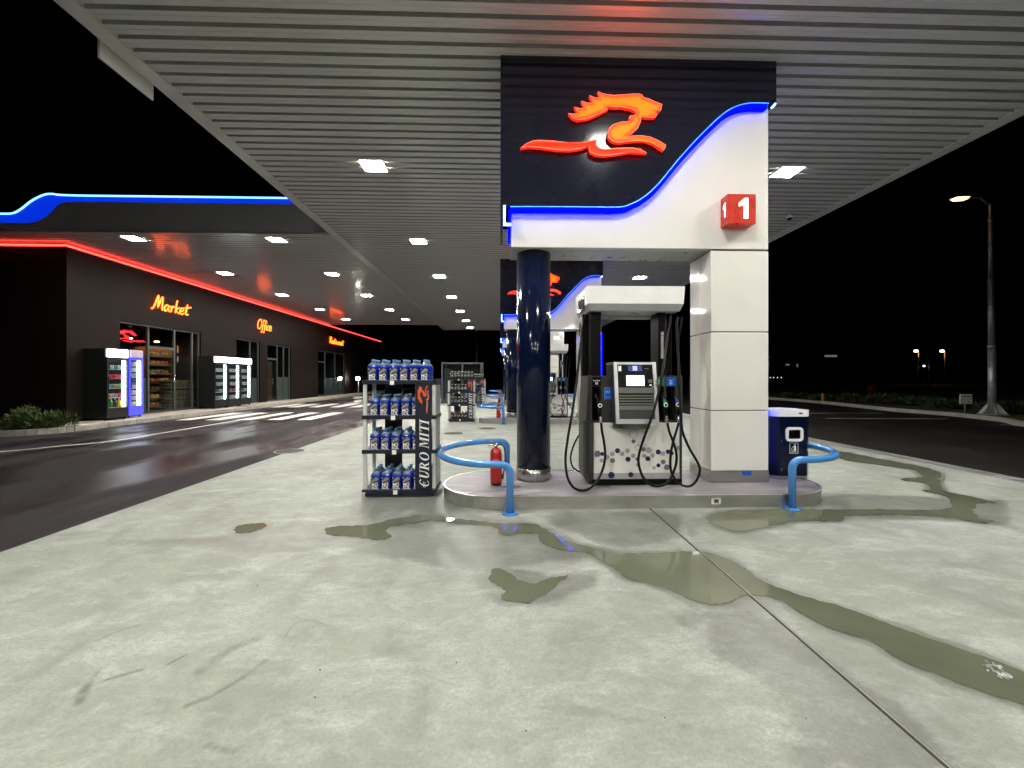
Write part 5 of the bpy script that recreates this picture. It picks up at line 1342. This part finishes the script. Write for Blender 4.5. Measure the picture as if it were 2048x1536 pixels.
# ------------------------------------------------------------------ planting
def leaf_cloud(mb, c, rx, ry, rz, n, size, spiky=True):
    for _ in range(n):
        while True:
            v = Vector((random.uniform(-1, 1), random.uniform(-1, 1), random.uniform(0, 1)))
            if .25 < v.length < 1: break
        p = Vector((c[0] + v.x * rx, c[1] + v.y * ry, c[2] + v.z * rz))
        d = (Vector((v.x, v.y, v.z + .35)) + Vector([random.uniform(-.6, .6) for _ in range(3)])).normalized()
        s = d.orthogonal().normalized(); s = Matrix.Rotation(random.uniform(0, 2 * PI), 3, d) @ s
        L_ = size * random.uniform(.6, 1.4); w_ = L_ * .22
        mb._fin([mb.bm.faces.new([mb.bm.verts.new(q) for q in (p - s * w_, p + d * L_ * .5 - s * w_ * .5, p + d * L_, p + s * w_)])])
def bush(x, y, z, rx, ry, rz, n, size, label, mat_='foliage', group=None, name='juniper_bush'):
    o = thing(name, label, 'bush', (x, y, z), group)
    m_ = MB()
    for k in range(7):
        t = random.uniform(0, 2 * PI); q = random.uniform(.2, .75)
        leaf_cloud(m_, (x + rx * q * math.cos(t), y + ry * q * math.sin(t), z + rz * random.uniform(0, .3)), rx * .5, ry * .5, rz * random.uniform(.5, .85), n // 7, size)
    m_.build('foliage', mat_, o, normals=False)
    b = MB()
    for k in range(6):
        t = k * PI / 3; b.tube([(x, y, z - .03), (x + rx * .3 * math.cos(t), y + ry * .3 * math.sin(t), z + rz * .3), (x + rx * .6 * math.cos(t), y + ry * .6 * math.sin(t), z + rz * .5)], [.02, .012, .005], 5)
    b.build('stem', 'log_wood', o)
bush(-13.15, 11.85, .11, .62, .5, .62, 2600, .10, 'low green juniper bush at the left edge of the planting bed')
bush(-12.35, 11.75, .11, .50, .45, .50, 2200, .09, 'smaller green juniper bush by the curve of the kerb')
bush(-14.3, 11.8, .11, .5, .45, .45, 1200, .10, 'green juniper bush farther left in the planting bed')
# far verge: low scrub, sign, lamp post, marker post
for i, (px, py, r) in enumerate(((1570, 797, .8), (1625, 801, .7), (1700, 806, .9), (1745, 809, 1.1), (1800, 812, .8), (1830, 815, .9), (1870, 818, .7), (1990, 830, .9), (2035, 832, 1.))):
    p = at_z(px, py, .12) + Vector((1.2, .6, 0))
    bush(p.x, p.y, .12, r * 1.2, r, .5 * r, 700, .16, 'low dark scrub on the far verge, %s from the left' % ORD[i], 'foliage_dark', 'scrub on the far verge', 'verge_scrub')
lp = at_z(1985, 829, .12)
lamp = thing('street_lamp', 'tall galvanised street lamp with curved arm and glowing warm head on the right verge', 'street lamp', lp)
q = MB(); T = lambda z: .115 - .006 * z
lean = lambda z: -.012 * z
q.tube([(lp.x + lean(z), lp.y, .12 + z) for z in (0, 2.6)], [.125, .112], 14).tube([(lp.x + lean(z), lp.y, .12 + z) for z in (2.6, 5.1)], [.098, .086], 14).tube([(lp.x + lean(z), lp.y, .12 + z) for z in (5.1, 7.4)], [.076, .058], 14)
q.build('pole', 'galv', lamp)
cl = MB()
for z, r in ((2.6, .12), (5.1, .098), (7.4, .07)): cl.tube([(lp.x + lean(z), lp.y, .12 + z - .06), (lp.x + lean(z), lp.y, .12 + z + .02)], r, 14)
cl.build('collar', 'galv', lamp)
ft = MB()
for k in range(6):
    t = k * PI / 3; c, s = math.cos(t), math.sin(t)
    ft.hexa([(lp.x + c * .10 - s * .008, lp.y + s * .10 + c * .008, .125), (lp.x + c * .4 - s * .008, lp.y + s * .4 + c * .008, .125), (lp.x + c * .4 + s * .008, lp.y + s * .4 - c * .008, .125), (lp.x + c * .10 + s * .008, lp.y + s * .10 - c * .008, .125),
             (lp.x + c * .10 - s * .008, lp.y + s * .10 + c * .008, .55), (lp.x + c * .12 - s * .008, lp.y + s * .12 + c * .008, .55), (lp.x + c * .12 + s * .008, lp.y + s * .12 - c * .008, .55), (lp.x + c * .10 + s * .008, lp.y + s * .10 - c * .008, .55)])
ft.lathe([(.42, .12), (.42, .14)], lp.x, lp.y, 20)
ft.build('foot_plate', 'galv', lamp)
hp0 = at_y(1922, 397, lp.y); tz = hp0.z
q = MB(); x7 = lp.x + lean(7.4)
q.tube(smooth_path([(x7, lp.y, 7.5), (x7 - .02, lp.y, 8.1), (x7 - .12, lp.y, tz - .18), (x7 - .38, lp.y, tz + .02), (hp0.x + .3, lp.y, tz + .06)], 6), [.045] * 25, 10)
q.build('arm', 'galv', lamp)
MB().hexa([(hp0.x - .32, lp.y - .13, tz + .0), (hp0.x + .34, lp.y - .10, tz + .05), (hp0.x + .34, lp.y + .10, tz + .05), (hp0.x - .32, lp.y + .13, tz + .0), (hp0.x - .28, lp.y - .09, tz + .08), (hp0.x + .34, lp.y - .07, tz + .12), (hp0.x + .34, lp.y + .07, tz + .12), (hp0.x - .28, lp.y + .09, tz + .08)]).build('head', 'galv', lamp)
gl_ = MB(); gl_.hexa([(hp0.x - .22, lp.y - .09, tz - .075), (hp0.x + .16, lp.y - .08, tz - .05), (hp0.x + .16, lp.y + .08, tz - .05), (hp0.x - .22, lp.y + .09, tz - .075), (hp0.x - .30, lp.y - .12, tz - .004), (hp0.x + .24, lp.y - .10, tz + .036), (hp0.x + .24, lp.y + .10, tz + .036), (hp0.x - .30, lp.y + .12, tz - .004)])
gl_.build('glowing_lens', 'sodium', lamp)
# small white board on a post
sb = at_z(1932, 826, .12)
o = thing('notice_board', 'small white notice board on a short post on the right verge', 'sign', sb)
a, b = at_y(1919.5, 788, sb.y), at_y(1944, 808, sb.y)
MB().box(a.x, b.x, sb.y - .02, sb.y + .02, b.z, a.z, .004, 1).build('board', 'white_paint', o)
for q4 in ((a.x + .12, a.x + .30, a.z - .11, a.z - .08), (b.x - .2, b.x - .1, a.z - .11, a.z - .075), (b.x - .17, b.x - .12, b.z + .06, b.z + .09)): MB().box(q4[0], q4[1], sb.y - .0235, sb.y - .021, q4[2], q4[3]).build('marking', 'mid_grey', o)
MB().cyl((sb.x, sb.y + .04, .12), (sb.x, sb.y + .04, a.z), .025).build('post', 'galv', o)
# red board
p = at_y(1742, 777, 34); o = thing('red_board', 'small dim red square board beyond the verge', 'sign', (p.x, 34, .12))
MB().box(p.x - .34, p.x + .34, 33.98, 34.02, p.z - .3, p.z + .3).build('board', 'red_paint', o); MB().cyl((p.x, 34.05, .12), (p.x, 34.05, p.z), .03).build('post', 'galv', o)
MB().poly([(.07 * math.cos(t), .07 * math.sin(t)) for t in np.linspace(0, 2 * PI, 10)[:-1]], lambda a, b, d: (p.x - .05 + a, d, p.z + .05 + b), 33.975).build('marking', 'white_paint', o)
p = at_z(1646, 803, .12); o = thing('marker_post', 'short yellow marker post at the far kerb', 'post', p)
MB().cyl((p.x, p.y, .12), (p.x, p.y, .50), .07, .06, 12).build('shaft', 'yellow_paint', o); MB().lathe([(.062, .50), (.075, .52), (.075, .58), (.03, .62)], p.x, p.y, 12).build('cap', 'yellow_paint', o)
# ------------------------------------------------------------------ far lights
fl = None
for i, (px, py) in enumerate(((1832, 703), (1884, 703))):
    Y = 90; p = at_y(px, py, Y)
    lab = 'far warm street lamp beyond the right verge, %s of the pair' % ('left' if i == 0 else 'right')
    if fl is None:
        fl = thing('far_street_lamp', lab, 'street lamp', (p.x, Y, 0), 'far street lamps')
        MB().cyl((p.x + .6, Y, 0), (p.x + .6, Y, p.z + .3), .1, .06, 8).cyl((p.x + .6, Y, p.z + .3), (p.x, Y, p.z + .4), .05, n=6).build('pole', 'galv', fl)
        MB().box(p.x - .25, p.x + .25, Y - .25, Y + .25, p.z - .08, p.z + .3, .05, 1).build('head', 'far_sodium', fl); px0 = p.x
    else: dup(fl, p.x - px0, 0, 0, lab)
up_ = None
for i, px in enumerate((1836, 1848, 1858)):
    p = at_y(px, 700 if i else 714, 60); lab = 'thin dark pole between the far lamps, %s of three' % ['left', 'middle', 'right'][i]
    o = thing('utility_pole', lab, 'pole', (p.x, 60, 0), 'thin far poles')
    MB().cyl((p.x, 60, -.05), (p.x, 60, p.z), .12, .08, 8).build('shaft', 'galv', o)
    for zz in ((732, 774) if i else (774,)): z = at_y(px, zz, 60).z; MB().lathe([(.13, z - .12), (.17, z), (.13, z + .12)], p.x, 60, 8).build('insulator', 'far_white' if zz == 732 and i == 1 else 'galv', o)  # upper insulator of the middle pole is given a glow in its material
p = at_y(953, 724, 58); q_ = at_y(953, 655, 58); o = thing('mast', 'thin grey mast rising beyond the gas cage', 'mast', (p.x, 58, 0))
MB().cyl((p.x, 58, -.05), (p.x, 58, q_.z + 3), .11, .07, 8).build('shaft', 'galv', o); MB().box(p.x - .3, p.x + .3, 57.9, 58.1, q_.z + 3, q_.z + 3.15).build('head', 'galv', o)
for i, px in enumerate((1540.5, 1547, 1555, 1562.5)):
    p = at_y(px, 756 - 1, 110); o = thing('path_lamp', 'tiny white lamp in a far row of four, %s from the left' % ORD[i], 'lamp', (p.x, 110, 0), 'far row of tiny lamps')
    MB().cyl((p.x, 110, -.05), (p.x, 110, p.z - .12), .05, n=6).build('post', 'galv', o); MB().lathe([(.06, p.z - .12), (.13, p.z), (.06, p.z + .12)], p.x, 110, 8).build('globe', 'far_white', o)
def far_house(px0, px1, ptop, Y, wins, label):
    a, b = at_y(px0, ptop, Y), at_y(px1, ptop, Y); o = thing('far_house', label, 'house', ((a.x + b.x) / 2, Y, 0), 'dark far houses')
    MB().box(a.x, b.x, Y, Y + 8, -.1, a.z).build('wall', 'house_wall', o)
    MB().hexa([(a.x - .5, Y - .5, a.z + .01), (b.x + .5, Y - .5, a.z + .01), (b.x + .5, Y + 8.5, a.z + .01), (a.x - .5, Y + 8.5, a.z + .01), (a.x + 2, Y + 3.5, a.z + 2.5), (b.x - 2, Y + 3.5, a.z + 2.5), (b.x - 2, Y + 4.5, a.z + 2.5), (a.x + 2, Y + 4.5, a.z + 2.5)]).build('roof', 'house_wall', o)
    for (u0, u1, v0, v1) in wins:
        c, d = at_y(u0, v0, Y), at_y(u1, v1, Y); f = MB().box(c.x - .1, d.x + .1, Y - .03, Y - .002, d.z - .1, c.z + .1).build('window', 'house_wall', o)
        MB().box(c.x, d.x, Y - .04, Y - .031, d.z, c.z).build('pane', 'house_window', f)
far_house(1556, 1612, 722, 120, [(1571, 1579, 728, 731), (1593, 1596, 728, 734)], 'dark far house with two small lit windows beyond the bin')
far_house(1640, 1690, 706, 135, [(1649, 1674, 710, 714)], 'dark far house with glow-painted roof edge, right of the house with two lit windows')  # wide glowing strip stands in for the grey roof edge
p = at_y(716, 757, 37); o = thing('floodlight', 'small bright floodlight on a short post near the far end of the shop', 'floodlight', (p.x, 37, 0))
MB().cyl((p.x, 37.1, -.05), (p.x, 37.1, p.z - .15), .05, n=8).build('post', 'galv', o); MB().box(p.x - .20, p.x + .20, 37.0, 37.2, p.z - .17, p.z + .17).build('housing', 'black_plastic', o); MB().box(p.x - .15, p.x + .15, 36.96, 36.999, p.z - .13, p.z + .13).build('lens', 'flood_white', o)
# drain covers and small litter
for i, (px, py, rx) in enumerate(((580, 902.5, .30), (907, 867, .30), (975, 857, .28))):
    p = at_z(px, py); o = MB(); 
    o.lathe([(rx, .002), (rx, .006), (rx - .03, .006)], p.x, p.y, 28).mat(1).lathe([(rx - .03, .0062), (.0, .0065)], p.x, p.y, 28, cap=False)
    tag(o.build('drain_cover', ['joint', 'joint_dark']), 'round dark drain cover in the concrete %s' % ['near the road edge, left of the racks', 'between the near rack and the column', 'nearest the second island'][i], 'drain cover', 'drain covers')
wp = at_z(1999, 1350); o = MB()
for _ in range(26):
    c = Vector((wp.x + random.uniform(-.035, .035), wp.y + random.uniform(-.045, .045), .006 + random.uniform(0, .018)))
    o.mat(0)._fin([o.bm.faces.new([o.bm.verts.new(c + Vector([random.uniform(-.022, .022), random.uniform(-.022, .022), random.uniform(-.008, .014)])) for _ in range(3)])])
tag(o.build('plastic_scrap', 'clear_plastic', normals=False), 'crumpled clear plastic scrap lying in the long puddle', 'litter')
pg = MB()
for (px, py) in ((630, 1395), (913, 1326), (1535, 1160), (499, 1124), (774, 1186), (860, 1208), (1330, 1436), (1612, 1437), (640, 1340), (1052, 1462), (515, 1172)):
    p = at_z(px, py); r = random.uniform(.0025, .0050)
    pg.lathe([(r, .001), (r * 1.1, r * .5), (r * .4, r)], p.x, p.y, 6)
tag(pg.build('grit', 'rubber'), 'dark specks of grit scattered on the concrete', 'grit', kind='stuff')
